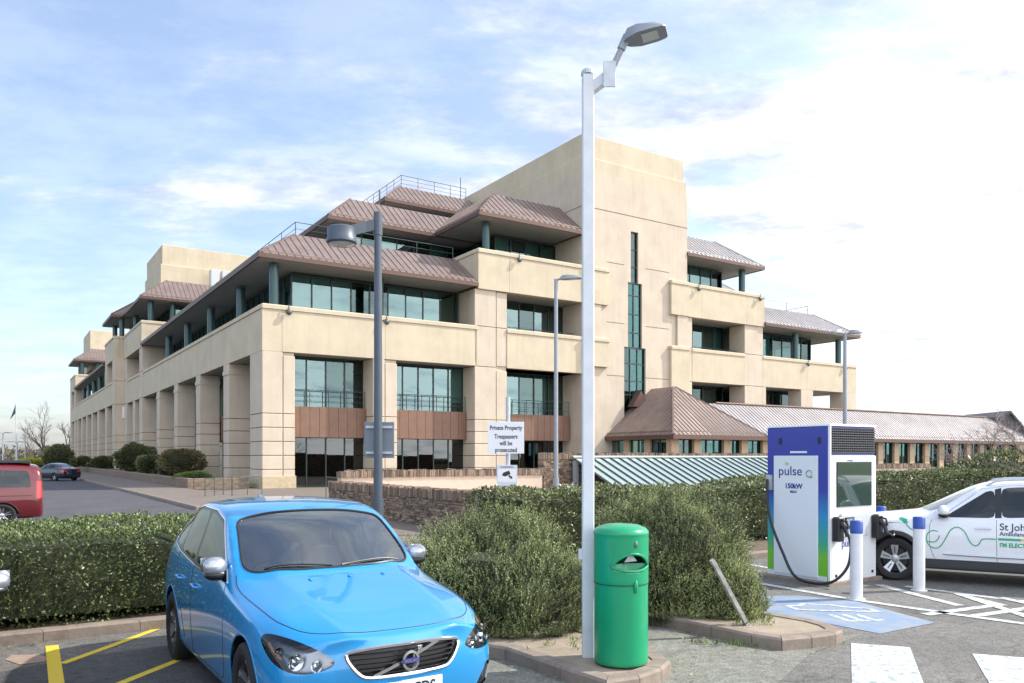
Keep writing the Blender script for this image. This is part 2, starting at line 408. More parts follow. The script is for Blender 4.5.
def spandrel(kind, p0, p1, c, z0, z1):
    mb = MB(); n = max(2, round((p1 - p0) / .62)); w_ = (p1 - p0) / n
    for i in range(n):
        q0, q1 = p0 + i * w_ + .012, p0 + (i + 1) * w_ - .012
        if kind == 'f': mb.box(q0, q1, c, c + .1, z0, z1)
        else: mb.box(c, c + .1, q0, q1, z0, z1)
    mb.cur = 1
    if kind == 'f': mb.box(p0, p1, c + .03, c + .35, z0 + .02, z1 - .02); 
    else: mb.box(c + .03, c + .35, p0, p1, z0 + .02, z1 - .02)
    return mb.build('spandrel_panel', [SPAN, COPPER_E], bld)
def bulkhead(a, b, z):
    mb = MB(); mb.ell((a, b, z), .20, .12, .20, 12, 8); mb.tube([(a, b, z), (a, b, z + .45)], .035, 6)
    return mb.build('floodlight', M('lamp_grey', (.09, .10, .095), .4, .3), bld, smooth=True)

Z1, Z2, Z3, Z4 = 8.32, 11.15, 13.75, 16.6      # lintel, parapet top, upper lintel, upper parapet top
# --- front, lower wing
pier(0, 1.22, 0, 2.7, .75, Z1, JT); pier(1.29, 2.0, .03, 2.6, .75, Z1 - .25, JT); wall(1.22, 1.98, .12, 2.5, .76, Z1 - .02); wall(-.06, 2.06, -.06, 2.76, 0, .75, 'plinth', M('rubble_plinth', (.42, .33, .21), .9, c2=(.55, .45, .30), scale=5, bump=.6, bscale=4))
pier(7.15, 7.95, 0, 1.7, 0, Z1, JT); pier(8.02, 8.85, .03, 1.65, 0, Z1 - .25, JT); wall(7.95, 8.83, .12, 1.6, .01, Z1 - .02)
pier(14.8, 16.55, 0, 2.2, 0, Z3, JT + (8.3, 11.15)); pier(16.62, 17.5, .03, 2.15, 0, Z1 - .25, JT); pier(16.62, 17.5, .03, 2.15, Z1 + .1, Z3 - .05, (11.15,)); wall(16.55, 17.48, .12, 2.1, .01, Z3 - .02)
for a in (1.35,): pass
parapet_f(0, 15.0, 0, Z1, Z2, joints=(1.2, 8.0))
parapet_l(.56, 45, 0, Z1, Z2, joints=(1.3, 8.85, 17.85, 26.85, 35.85))
# floor slab over the loggias
mb = MB(); mb.box(.56, 60 - .6, .56, 44.9, Z1 + .02, Z1 + .30); mb.build('floor_slab', SOFF, bld)
for (p0, p1, n) in ((2.0, 7.15, 4), (8.85, 14.8, 5)):
    window('f', p0, p1, 1.72, 4.9, Z1, n, blinds=.25); window('f', p0, p1, 1.72, 0.0, 3.2, n, rows=(), blinds=0)
    spandrel('f', p0 + .05, p1 - .05, 1.1, 3.15, 5.1); railing([(p0 + .1, 1.2, 5.12), (p1 - .1, 1.2, 5.12)], 1.05, 3, 1.2)
wall(2.0, 14.8, 1.85, 2.0, 3.2, 4.9, 'wall', DARKIN)
room(2.0, 14.8, 1.9, 9, 4.75, Z1 - .02); room(2.0, 14.8, 1.9, 9, .02, 3.3)
mb = MB()
for (a, b, z, r) in ((3.6, 3.6, 7.5, .26), (3.1, 4.2, 7.55, .24), (3.5, 5.2, 6.6, .26), (5.0, 4.6, 5.9, .26), (6.6, 4.0, 6.7, .2), (6.9, 4.8, 7.2, .2), (12.6, 4.2, 6.9, .28), (13.2, 5, 6.3, .26), (13.6, 4.4, 7.3, .2), (12.9, 6.4, 6.6, .3)):
    mb.ell((a, b, z), r, r, r * .9, 12, 8); mb.tube([(a, b, z), (a, b, Z1 - .1)], .01, 4)
mb.build('pendant_lights', GLOBE, bld, smooth=True)
# --- left side, lower wing
for b in (8.1, 17.1, 26.1, 35.1):
    pier(0, 1.5, b, b + 1.5, 0, Z1, JT)
    mb = MB(); mb.cbox(-.05, 1.55, b - .05, b + 1.55, Z1 - .75, Z1 - .45, .03); mb.build('capital', STONE, bld)
bs = (2.7, 8.1, 9.6, 17.1, 18.6, 26.1, 27.6, 35.1, 36.6, 44.9)
for i in range(0, 10, 2):
    window('l', bs[i] - 1.4 * (i > 0), bs[i + 1] + (1.4 if i < 8 else 0), 2.3, 5.05, Z1, 5, blinds=.15) if False else None
for i, (b0, b1) in enumerate(((2.7, 8.85), (8.85, 17.85), (17.85, 26.85), (26.85, 35.85), (35.85, 44.9))):
    window('l', b0, b1, 2.3, 4.9, Z1, 6, blinds=.15); window('l', b0, b1, 2.3, 0, 3.2, 6, blinds=0)
    spandrel('l', bs[2 * i] + .05, bs[2 * i + 1] - .05, 1.55, 3.15, 5.1)
wall(2.45, 2.6, 2.7, 44.9, 3.2, 4.9, 'wall', DARKIN)
mb = MB(); mb.box(7.8, 8, 9.05, 44.9, 0, Z1); mb.build('inner_wall', DARKIN, bld)
# --- level two glazing, columns and first roof
window('f', 2.6, 14.75, 2.6, Z1 + .3, Z3, 9, blinds=.6)
window('l', 2.62, 44.9, 2.6, Z1 + .3, Z3, 28, blinds=.2)
mb = MB(); mb.box(7.5, 14.8, 7, 7.2, Z1 + .3, Z3 - .05); mb.box(7.3, 7.5, 7, 44.9, Z1 + .3, Z3 - .05); mb.build('inner_wall', M('inner_wall_grey', (.22, .25, .24), .8, var=.2, scale=.5), bld)
for (a, b) in ((1.0, 1.0), (8.0, 1.0), (1.0, 8.85), (1.0, 17.85), (1.0, 26.85), (1.0, 35.85)): column(a, b, Z1 + .3, Z3)
roof((-.3, 14.95, -.3, 44.95), (2.95, 14.95, 2.95, 44.95), 14.12, 16.40, 'fl')
railing([(3.0, 44.5, 16.38), (3.0, 3.0, 16.38), (14.7, 3.0, 16.38)], .85, 2, 3.0)
for a in (1.55, 8.0): bulkhead(a, -.22, Z2 - .42)
railing([(2.2, 44, Z2 - 1.2), (2.2, 2.2, Z2 - 1.2)], 1.15, 3, 2.2)
# --- level three (set back)
window('f', 8.3, 18.5, 8.3, 16.42, 18.8, 7, blinds=.3); window('l', 8.32, 44.5, 8.3, 16.42, 18.8, 22, blinds=.2)
mb = MB(); mb.box(11, 24, 11, 44, 16.4, 21.3); mb.box(18, 24, 18, 38, 21.3, 26); mb.build('inner_wall', DARKIN, bld)
roof((6.5, 24.3, 6.5, 44.95), (9.3, 24.3, 9.3, 44.95), 19.2, 21.55, 'fl')
for (a, b) in ((7.5, 7.5), (7.5, 16), (7.5, 25)): column(a, b, 16.42, 18.85, .22)
# --- level four
window('f', 15.6, 24.2, 15.6, 21.56, 23.7, 6, blinds=0)
roof((14.4, 24.3, 14.4, 40), (17.1, 24.3, 17.1, 40), 24.0, 26.2, 'fl')
railing([(17.3, 36, 26.2), (17.3, 17.3, 26.2), (24, 17.3, 26.2)], 1.1, 3, 1.5)
mb = MB(); mb.tube([(13.5, 13.5, 21.5), (13.5, 13.5, 24.2)], .04, 6); mb.build('mast', RAILM, bld)
mb = MB(); mb.tube([(23.6, 17.6, 26.2), (23.6, 17.6, 28.4)], .035, 6); mb.build('mast', RAILM, bld)
# --- upper front block left of the tower
parapet_f(15.0, 24.4, -.16, Z3, Z4, joints=(17.6,)); parapet_l(.4, 6.8, 15.0, Z3, Z4)
wall(15.0, 15.55, .4, 6.8, Z2, Z3 - .01)
parapet_f(17.5, 24.4, -.02, Z1, Z2, joints=()); 
mb = MB(); mb.box(15.56, 24.4, .4, 12, Z3 + .02, Z3 + .3); mb.box(15.56, 24.4, .55, 12, Z1 + .02, Z1 + .3); mb.build('floor_slab', SOFF, bld)
window('f', 17.5, 24.38, 2.6, Z1 + .3, Z3, 5, blinds=.35); window('f', 17.5, 24.38, 2.6, 4.9, Z1, 5, blinds=.35); window('f', 17.5, 24.38, 2.6, 0, 3.2, 5, blinds=0)
mb = MB(); mb.box(17.5, 24.3, 6.5, 6.7, 0, Z3); mb.build('inner_wall', DARKIN, bld)
spandrel('f', 17.55, 24.2, 1.4, 3.15, 5.1); railing([(17.6, 1.5, 5.12), (24.2, 1.5, 5.12)], 1.05, 3, 1.3); railing([(17.6, .9, Z2 - .3), (24.2, .9, Z2 - .3)], .6, 1, 1.3)
wall(17.5, 24.4, 2.75, 2.9, 3.2, 4.9, 'wall', DARKIN)
column(16.5, 1.3, Z3 + .3, 18.9)
window('f', 18.7, 24.38, 3.6, Z3 + .3, 18.85, 4, blinds=.5); window('l', 3.62, 13.5, 18.7, Z3 + .3, 18.85, 7, blinds=.1)
mb = MB(); mb.box(21, 24.3, 7.5, 14, Z3, 21); mb.build('inner_wall', DARKIN, bld)
roof((15.1, 24.38, -.1, 9.0), (18.3, 24.38, 3.1, 9.0), 19.25, 21.85, 'fl')
bulkhead(18.3, -.4, Z4 - .45)
# --- tower with the stepped stair window
T0, T1, TZ = 24.4, 35.6, 26.95
mb = MB()
for (a0, a1, z0, z1) in ((T0, 28.6, 0, 24), (30.9, T1, 0, 24), (28.6, 29.0, 10.7, 24), (30.5, 30.9, 10.7, 24), (29.0, 29.3, 15.9, 24), (30.1, 30.5, 15.9, 24), (29.3, 30.1, 20.0, 24)):
    mb.box(a0, a1, 0, 1.0, z0, z1)
mb.box(T0, 28.4, 1.0, 22, 0, 24); mb.box(31.1, T1, 1.0, 22, 0, 24); mb.box(28.4, 31.1, 3, 22, 0, 24); mb.box(28.4, 31.1, 1.0, 3, 20.3, 24)
mb.build('tower', STONE, bld)
mb = MB(); mb.cbox(T0 + .05, T1 - .05, .05, 21.9, 24.0, 25.1, .04); mb.cbox(T0 + .22, T1 - .22, .22, 21.8, 25.1, TZ, .05)
mb.build('tower_top', PARA, bld)
mb = MB(); mb.box(T0 - .01, T1 + .01, -.012, .1, 21.2, 21.25); mb.box(T0 - .012, T0 + .1, .1, 22, 21.2, 21.25); mb.build('wall_joint', JOINT, bld)
for z in (17.2, 12.5, 8.32):
    for (q0, q1) in ((T0 + 2.4, 28.6), (30.9, 33.5)): mb = MB(); mb.box(q0, q1, -.012, .1, z, z + .04); mb.build('wall_joint', JOINT, bld)
window('f', 28.6, 30.9, .22, 4, 10.7, 3, rows=(5.5, 6.9, 8.0, 9.4), blinds=0).data.materials[0] = GLASST; window('f', 29.0, 30.5, .22, 10.7, 15.9, 2, rows=(11.9, 13.4, 14.9), blinds=0).data.materials[0] = GLASST; window('f', 29.3, 30.1, .22, 15.9, 20.0, 1, rows=(17.2, 18.6), blinds=0).data.materials[0] = GLASST
parapet_f(T0 + .02, 26.8, -.30, Z3, Z4, .295); parapet_f(T0 + .02, 26.8, -.30, Z1 + .6, Z2, .295); wall(T0 + .02, 26.1, -.2, -.002, Z2, Z3)
parapet_f(33.5, 35.58, -.30, Z3, Z4, .295); parapet_f(33.5, 35.58, -.30, Z1 - 3.2, Z2, .295); wall(34.3, 35.5, -.2, -.002, Z2, Z3)
# --- right part
parapet_f(35.62, 45.25, -.16, Z3, Z4, joints=(37.2, 42.9)); parapet_l(.4, 7, 44.7, Z3, Z4)
wall(44.7, 45.25, .4, 14, Z2, Z3 - .01)
pier(35.6, 36.2, 0, 2.2, 0, Z3, (8.3, 11.15)); pier(42.8, 45.25, 0, 1.8, 0, Z3, (8.3, 11.15))
parapet_f(36.2, 42.8, -.02, Z1, Z2); wall(36.2, 42.8, 0, .5, 0, 5.0)
mb = MB(); mb.box(35.7, 44.69, .42, 12, Z3 + .02, Z3 + .3); mb.build('floor_slab', SOFF, bld)
window('f', 36.2, 42.8, 2.6, Z1 + .3, Z3, 5, blinds=.3); window('f', 36.2, 42.8, 2.6, 5.0, Z1, 5, blinds=0)
railing([(36.3, .9, Z2 - .3), (42.7, .9, Z2 - .3)], .6, 1, 1.3)
mb = MB(); mb.box(36.2, 44.6, 6.5, 6.7, 0, Z3); mb.build('inner_wall', DARKIN, bld)
window('f', 35.62, 42.4, 2.4, Z3 + .3, 18.85, 5, blinds=.3); window('l', 2.42, 12, 42.4, Z3 + .3, 18.85, 5, blinds=.1)
column(43.7, 1.1, Z3 + .3, 18.9); RR = roof((35.62, 45.4, -.1, 9.0), (35.62, 42.2, 3.1, 9.0), 19.2, 21.75, 'fr'); RR.data.materials[0] = COPG
RR = roof((36, 53.0, 9.2, 30), (36, 50.2, 12, 30), 19.2, 21.5, 'fr'); RR.data.materials[0] = COPG; wall(36, 49, 12, 30, Z3, 19); bulkhead(36.6, -.4, Z4 - .45); bulkhead(44.4, -.4, Z4 - .45)
# lower right wing
parapet_f(45.26, 59.4, 0, Z1, Z2, joints=(51.6, 57.3)); parapet_l(.56, 26, 58.9, Z1, Z2)
pier(45.27, 45.7, .02, 1.6, 0, Z1); pier(50.7, 52.5, 0, 1.5, 0, Z1, (5.5,)); pier(57.2, 59.4, 0, 1.5, 0, Z1, (5.5,))
for b in (6.5, 14): pier(57.9, 59.4, b, b + 1.5, 0, Z1)
window('f', 45.7, 52.5, 2.6, 4.9, Z1, 5, blinds=.3); wall(52.0, 52.5, 2.7, 26, 0, Z1 - .0); wall(45.3, 50.7, .1, .5, 0, 5)
mb = MB(); mb.box(45.3, 59.3, .1, 26, 4.5, 4.9); mb.build('floor_slab', SOFF, bld)
window('f', 45.3, 55.6, 2.6, Z1 + .3, Z3, 7, blinds=.5); window('l', 2.62, 20, 55.6, Z1 + .3, Z3, 8, blinds=.1)
column(51.15, 1.0, Z1 + .3, Z3); column(57.9, 1.0, Z1 + .3, Z3); column(57.9, 12.0, Z1 + .3, Z3)
RR = roof((45.27, 59.7, -.3, 26), (45.27, 56.4, 2.95, 26), 14.12, 16.40, 'fr'); RR.data.materials[0] = COPG; railing([(46, 3.2, 16.4), (56, 3.2, 16.4), (56, 20, 16.4)], .85, 2, 3.2)
for a in (51.5, 57.4): bulkhead(a, -.22, Z2 - .42)
# --- left side: tall bays, far wing and the two further towers
parapet_l(44.95, 58.8, -.16, Z3, Z4, joints=(47, 56.8)); parapet_f(.40, 3.4, 44.95, Z3, Z4)
pier(-.1, 1.4, 44.95, 46.9, 0, Z3, JT + (8.3, 11.15)); pier(-.1, 1.4, 56.8, 58.8, 0, Z3, JT + (8.3, 11.15)); parapet_l(46.9, 56.8, -.02, Z1, Z2); pier(0, 1.5, 51, 52.5, 0, Z1, JT)
wall(1.4, 3.4, 44.95, 45.4, Z2 - .5, Z3 - .01)
window('l', 46.9, 56.8, 2.6, Z1 + .3, Z3, 6, blinds=0); window('l', 46.9, 56.8, 2.6, 0, Z1, 6, rows=(3.2, 5), blinds=0)
mb = MB(); mb.box(.42, 14, 45.5, 58.8, Z3 + .02, Z3 + .3); mb.box(.6, 14, 44.96, 58.8, Z1 + .02, Z1 + .29); mb.build('floor_slab', SOFF, bld)
column(.95, 46.2, Z3 + .3, 18.9); column(.95, 57, Z3 + .3, 18.9); column(3.2, 46.2, Z3 + .3, 18.9)
window('f', 3.4, 13, 47.4, Z3 + .3, 18.85, 5, blinds=.2); window('l', 47.42, 58.5, 3.4, Z3 + .3, 18.85, 6, blinds=.1)
roof((-.3, 14, 44.8, 58.9), (2.9, 14, 48.0, 58.9), 19.2, 21.75, 'fl')
mb = MB(); mb.cbox(3.0, 22, 52.6, 64, 19, 24.6, .04); mb.cbox(3.2, 21.8, 52.8, 63.8, 24.6, TZ, .04); mb.build('tower', PARA, bld)
mb = MB()
for k in range(5): mb.cbox(8.2 + k * 1.3, 9.2 + k * 1.3, 50.6, 51.6, 21.8, 24.3, .08)
mb.build('roof_plant', M('plant_grey', (.5, .52, .52), .4, .3), bld)
A2 = -1.2
pier(A2, .5, 58.82, 60.6, 0, Z3, JT + (8.3, 11.15)); wall(.5, 2.0, 58.82, 60.0, Z1, Z4 - .3); pier(A2, .3, 66.4, 68, 0, Z3, JT + (8.3, 11.15)); parapet_l(58.82, 68, A2, Z3, Z4); parapet_f(A2 + .56, 2, 58.9, Z3, Z4); parapet_l(60.6, 66.4, A2, Z1, Z2)
window('l', 60.6, 66.4, 1.4, 0, Z1, 4, rows=(3.2, 5), blinds=0); window('l', 60.6, 66.4, 1.4, Z1 + .3, Z3, 4, blinds=0)
column(-.2, 60, Z4 - 2, 18.9); column(-.2, 66.5, Z4 - 2, 18.9); roof((A2 - .3, 9, 58.95, 68.3), (A2 + 2.9, 9, 62, 68.3), 19.2, 21.6, 'fl'); window('l', 60, 68, 1.8, Z3 + .3, 18.85, 5, blinds=0)
parapet_l(68.02, 112, A2, Z1, Z2, joints=(77, 86, 95, 104))
for b in (75.5, 83.5, 91.5, 99.5, 107.5): pier(A2, A2 + 1.5, b, b + 1.5, 0, Z1, JT); column(A2 + 1, b, Z1 + .3, Z3)
window('l', 68, 112, 1.6, 0, Z1, 28, rows=(3.2, 5), blinds=0); window('l', 68, 112, 2.0, Z1 + .3, Z3, 28, blinds=0)
roof((A2 - .3, 9, 68.3, 112), (A2 + 2.9, 9, 68.3, 112), 14.12, 16.4, 'l')
parapet_l(112, 123, A2, Z3, Z4); parapet_f(A2 + .56, 9, 112, Z3, Z4); pier(A2, A2 + 1.8, 112.02, 114.5, 0, Z3, JT + (8.3, 11.15)); pier(A2, A2 + 1.8, 120.5, 123, 0, Z3, JT + (8.3,)); parapet_l(114.5, 120.5, A2, Z1, Z2)
window('l', 114.5, 120.5, 1.6, 0, Z1, 4, rows=(3.2, 5), blinds=0); window('l', 112, 123, 2.5, Z3 + .3, 18.85, 5, blinds=0); window('f', 2.5, 9, 113.5, Z3 + .3, 18.85, 4, blinds=0)
for (a, b) in ((0, 113.2), (2.4, 113), (0, 118)): column(a, b, Z3 + .3, 18.9)
roof((A2 - .3, 9, 111.8, 123.2), (A2 + 2.9, 9, 115, 123.2), 19.2, 21.6, 'fl')
mb = MB(); mb.cbox(1.6, 14, 117.5, 130, 18, 25.4, .05); mb.build('tower', PARA, bld)
mb = MB(); mb.cbox(-.3, .1, 58.5, 58.8, 6.6, 8.0, .03); mb.build('wall_box', M('white_plastic', (.75, .76, .76), .4), bld)  # small white box on the wall, like a camera housing
# dark body so that daylight does not shine through from behind
mb = MB(); mb.box(9, 35, 9.2, 44, 0, 13); mb.box(9, 20, 45.5, 122.8, 0, 18); mb.box(36, 51.9, 7, 26, 0, 13); mb.build('inner_wall', DARKIN, bld)
# ------------------------------------------------------------ ground, roads, paving
def asphalt(name, c, spk=.5, patch=.16):
    m = M(name, c, .9, var=.0001)
    t = m.node_tree; b = t.nodes['Principled BSDF']
    co = t.nodes.new('ShaderNodeTexCoord').outputs['Object']
    big = t.nodes.new('ShaderNodeTexNoise'); big.inputs['Scale'].default_value = .7; big.inputs['Detail'].default_value = 7; t.links.new(co, big.inputs[0])
    fine = t.nodes.new('ShaderNodeTexVoronoi'); fine.inputs['Scale'].default_value = 75; t.links.new(co, fine.inputs['Vector'])
    mid = t.nodes.new('ShaderNodeTexNoise'); mid.inputs['Scale'].default_value = 9; mid.inputs['Detail'].default_value = 8; t.links.new(co, mid.inputs[0])
    r1 = t.nodes.new('ShaderNodeValToRGB'); t.links.new(big.outputs[0], r1.inputs[0]); r1.color_ramp.elements[0].position = .32; r1.color_ramp.elements[1].position = .68
    r1.color_ramp.elements[0].color = (*[v * (1 - patch) for v in c], 1); r1.color_ramp.elements[1].color = (*[v * (1 + patch) for v in c], 1)
    r2 = t.nodes.new('ShaderNodeValToRGB'); t.links.new(fine.outputs['Color'], r2.inputs[0]); r2.color_ramp.elements[0].color = (1 - spk, 1 - spk, 1 - spk, 1); r2.color_ramp.elements[1].color = (1 + spk, 1 + spk, 1 + spk * .9, 1)
    r3 = t.nodes.new('ShaderNodeValToRGB'); t.links.new(mid.outputs[0], r3.inputs[0]); r3.color_ramp.elements[0].position = .35; r3.color_ramp.elements[0].color = (.80, .80, .80, 1); r3.color_ramp.elements[1].position = .6; r3.color_ramp.elements[1].color = (1.05, 1.05, 1.05, 1)
    prev = r1.outputs[0]
    for r in (r2, r3):
        mx = t.nodes.new('ShaderNodeMix'); mx.data_type = 'RGBA'; mx.blend_type = 'MULTIPLY'; mx.inputs[0].default_value = 1; mx.clamp_result = False
        t.links.new(prev, mx.inputs[6]); t.links.new(r.outputs[0], mx.inputs[7]); prev = mx.outputs[2]
    vo = t.nodes.new('ShaderNodeTexVoronoi'); vo.feature = 'DISTANCE_TO_EDGE'; vo.inputs['Scale'].default_value = .38
    wn = t.nodes.new('ShaderNodeTexNoise'); wn.inputs['Scale'].default_value = 2.2; wn.inputs['Detail'].default_value = 6; t.links.new(co, wn.inputs[0])
    va = t.nodes.new('ShaderNodeVectorMath'); va.operation = 'MULTIPLY_ADD'; t.links.new(wn.outputs['Color'], va.inputs[0]); va.inputs[1].default_value = (.9, .9, .9); t.links.new(co, va.inputs[2]); t.links.new(va.outputs[0], vo.inputs['Vector'])
    st = t.nodes.new('ShaderNodeTexNoise'); st.inputs['Scale'].default_value = 1.7; st.inputs['Detail'].default_value = 3; t.links.new(co, st.inputs[0])
    for sock, p0, p1, cdark in ((vo.outputs['Distance'], .0, .006, .55), (st.outputs[0], .30, .40, .72)):
        rr = t.nodes.new('ShaderNodeValToRGB'); t.links.new(sock, rr.inputs[0]); rr.color_ramp.elements[0].position = p0; rr.color_ramp.elements[1].position = p1; rr.color_ramp.elements[0].color = (cdark, cdark, cdark, 1); rr.color_ramp.elements[1].color = (1, 1, 1, 1)
        mx = t.nodes.new('ShaderNodeMix'); mx.data_type = 'RGBA'; mx.blend_type = 'MULTIPLY'; mx.inputs[0].default_value = 1; t.links.new(prev, mx.inputs[6]); t.links.new(rr.outputs[0], mx.inputs[7]); prev = mx.outputs[2]
    t.links.new(prev, b.inputs['Base Color'])
    bp = t.nodes.new('ShaderNodeBump'); bp.inputs['Strength'].default_value = .5; bp.inputs['Distance'].default_value = .006; t.links.new(fine.outputs['Distance'], bp.inputs['Height']); t.links.new(bp.outputs[0], b.inputs['Normal'])
    return m
ASPH = asphalt('car_park_asphalt', (.155, .148, .138), .45)
ASPH_D = asphalt('dark_asphalt', (.085, .083, .083), .4)
ASPH_R = asphalt('road_asphalt', (.078, .074, .084), .3)
ASPH_P = asphalt('patched_asphalt', (.20, .20, .17), .42, .1)
SOIL = M('soil', (.09, .065, .045), .95, c2=(.17, .13, .09), scale=7, bump=.8, bscale=18)
GRASS = M('far_grass', (.05, .075, .025), .95, c2=(.10, .11, .045), scale=.2)
PAVE = M('paving', (.17, .137, .113), .85, var=.12, scale=1.5, bump=.2)
KERB = M('kerb_concrete', (.19, .15, .12), .85, c2=(.29, .235, .19), scale=5, bump=.4, bscale=25)
WHITE = M('white_road_paint', (.62, .62, .61), .7, var=.12, scale=12)
def worn(name, c, under, lo=.40, hi=.52, scale=14):
    m = M(name, c, .75, c2=c, scale=scale)
    t = m.node_tree; rp = [n for n in t.nodes if n.type == 'VALTORGB'][0]
    rp.color_ramp.elements[0].position = lo; rp.color_ramp.elements[1].position = hi; rp.color_ramp.elements[0].color = (*under, 1)
    return m
WWORN = worn('worn_white_paint', (.58, .58, .57), (.22, .27, .26), .36, .56)
YELL = worn('yellow_paint', (.72, .53, .05), (.45, .34, .08), .28, .42)
BLUEP = worn('faded_blue_paint', (.16, .25, .39), (.28, .30, .32), .36, .62, 3.5)
def sheet(name, pts, z, mat, kind='structure', **k):
    me = bpy.data.meshes.new(name); me.from_pydata([(p[0], p[1], z) for p in pts], [], [tuple(range(len(pts)))]); me.materials.append(mat)
    if me.polygons[0].normal.z < 0: me.flip_normals()
    o = bpy.data.objects.new(name, me); col.objects.link(o); return tag(o, kind=kind, **k)
sheet('ground', [(-2500, -1500), (2500, -1500), (2500, 3500), (-2500, 3500)], -.02, GRASS)
sheet('car_park', [AB(-90, -75), AB(90, -75), AB(90, -37.4), AB(-90, -37.4)], 0, ASPH)
sheet('road', [AB(-40, -37.3), AB(-7.35, -37.3), AB(-7.35, 170), AB(-40, 170)], -.004, ASPH_R)
sheet('path', [AB(-7.3, -37.3), AB(90, -37.3), AB(90, -.0), AB(-7.3, -.0)], -.008, PAVE)
mb = MB(); mb.cbox(-7.3, -4.25, -18, 125, -.02, .11, .02); s = mb.build('pavement', PAVE, kind='structure'); s.location = O; s.rotation_euler.z = UA
mb = MB()
for i in range(160): mb.cbox(-7.45, -7.305, -18 + i * .9, -18 + i * .9 + .885, -.02, .125, .02)
s = mb.build('kerb', KERB, kind='structure'); s.location = O; s.rotation_euler.z = UA
def strip(name, pix, wd, mat, z=.0055, closed=False, world=False):
    """painted line through ground points"""
    pts = [Vector(p) if world else G(*p) for p in pix]; mb = MB()
    for i in range(len(pts) - 1):
        p, q = pts[i], pts[i + 1]; d = (q - p); d.z = 0; d.normalize(); n = Vector((-d.y, d.x, 0)) * wd / 2
        e = d * (wd / 2 if 0 < i else 0); zz = z + .0004 * i
        mb.add([(p - n - e) * 1, (q - n), (q + n), (p + n - e)], [(0, 1, 2, 3)])
        for k in range(4): v = mb.v[-4 + k]; mb.v[-4 + k] = (v[0], v[1], zz)
    return mb.build(name, mat, kind='structure')
# bays
sheet('car_park_dark_area', [G(-300, 700), G(-250, 668), G(0, 672), G(90, 656), G(165, 646), G(200, 648), G(260, 645), G(480, 668), G(560, 683), (-.2, 4, 0), (-4.5, 3.5, 0)], .002, ASPH_D)  # darker ground sheet round the blue car
sheet('car_park_patch', [G(470, 700), G(490, 655), G(620, 628), G(700, 600), G(750, 606), G(800, 640), G(865, 634), G(810, 654), G(760, 700)], .0032, ASPH_P)
strip('yellow_line', [(62, 664), (112, 646), (163, 627)], .085, YELL); strip('yellow_line', [(100, 692), (178, 660.6)], .085, YELL); strip('yellow_line', [(52, 646), (61, 720)], .115, YELL, .0068)
for pts in ([(851, 643.5), (910, 647.6), (926, 690), (852, 690)], [(972, 654), (1040, 659), (1100, 690), (993, 690)], [(1110, 665), (1180, 670), (1300, 700), (1210, 700)]):
    sheet('zebra_stripe', [G(*p) for p in pts], .0052, WWORN)
sheet('blue_bay', [G(757, 596), G(800, 596), G(856, 601.5), G(935, 623), G(880, 634), G(752, 609)], .0042, BLUEP)
strip('white_line', [(735, 578), (762, 584), (850, 599.5), (968, 616.5), (1060, 629)], .135, WWORN, .0060); strip('white_line', [(740, 563), (790, 572)], .135, WWORN, .0060)
strip('white_line', [(879, 585), (905, 592), (960, 606)], .14, WWORN, .0062); strip('white_line', [(905, 586.5), (985, 597), (1100, 611)], .135, WWORN, .0060)
strip('white_line', [(925, 615), (1000, 605), (960, 595)], .13, WWORN, .0068); strip('white_line', [(970, 617), (1080, 601)], .13, WWORN, .0074); strip('white_line', [(958, 594), (1030, 618)], .13, WWORN, .0080); strip('white_line', [(1000, 598), (1080, 615)], .13, WWORN, .0086)
strip('white_line', [(757, 594), (735, 615)], .08, WWORN, .0060)
# worn charging symbol on the blue bay: a small car outline with a plug lead and faded letters
def gp(u, v):  # bay coordinates 0..1
    a, b, c, d = G(790, 604), G(872, 597 + 14), G(930, 623), G(865, 631)
    a = G(775, 603); b = G(865, 607); c = G(918, 622); d = G(840, 626)
    return a.lerp(b, u).lerp(d.lerp(c, u), v)
sym = [(.05, .35), (.05, .15), (.2, .12), (.32, .0), (.62, .0), (.74, .12), (.95, .15), (.95, .35), (.75, .38), (.6, .36), (.35, .38), (.2, .36), (.05, .35)]
strip('bay_symbol', [gp(*p) for p in sym], .07, WWORN, .0058, world=True)
for k in range(3):
    strip('bay_symbol', [gp(.25 + .16 * k, .55), gp(.25 + .16 * k, .85), gp(.36 + .16 * k, .85)], .07, WWORN, .0062, world=True)
sheet('inspection_cover', [G(5, 660), G(12, 655), G(38, 655), G(48, 658), G(44, 662), G(20, 665)], .0045, M('patch_cover', (.34, .25, .19), .9, var=.25, scale=10))

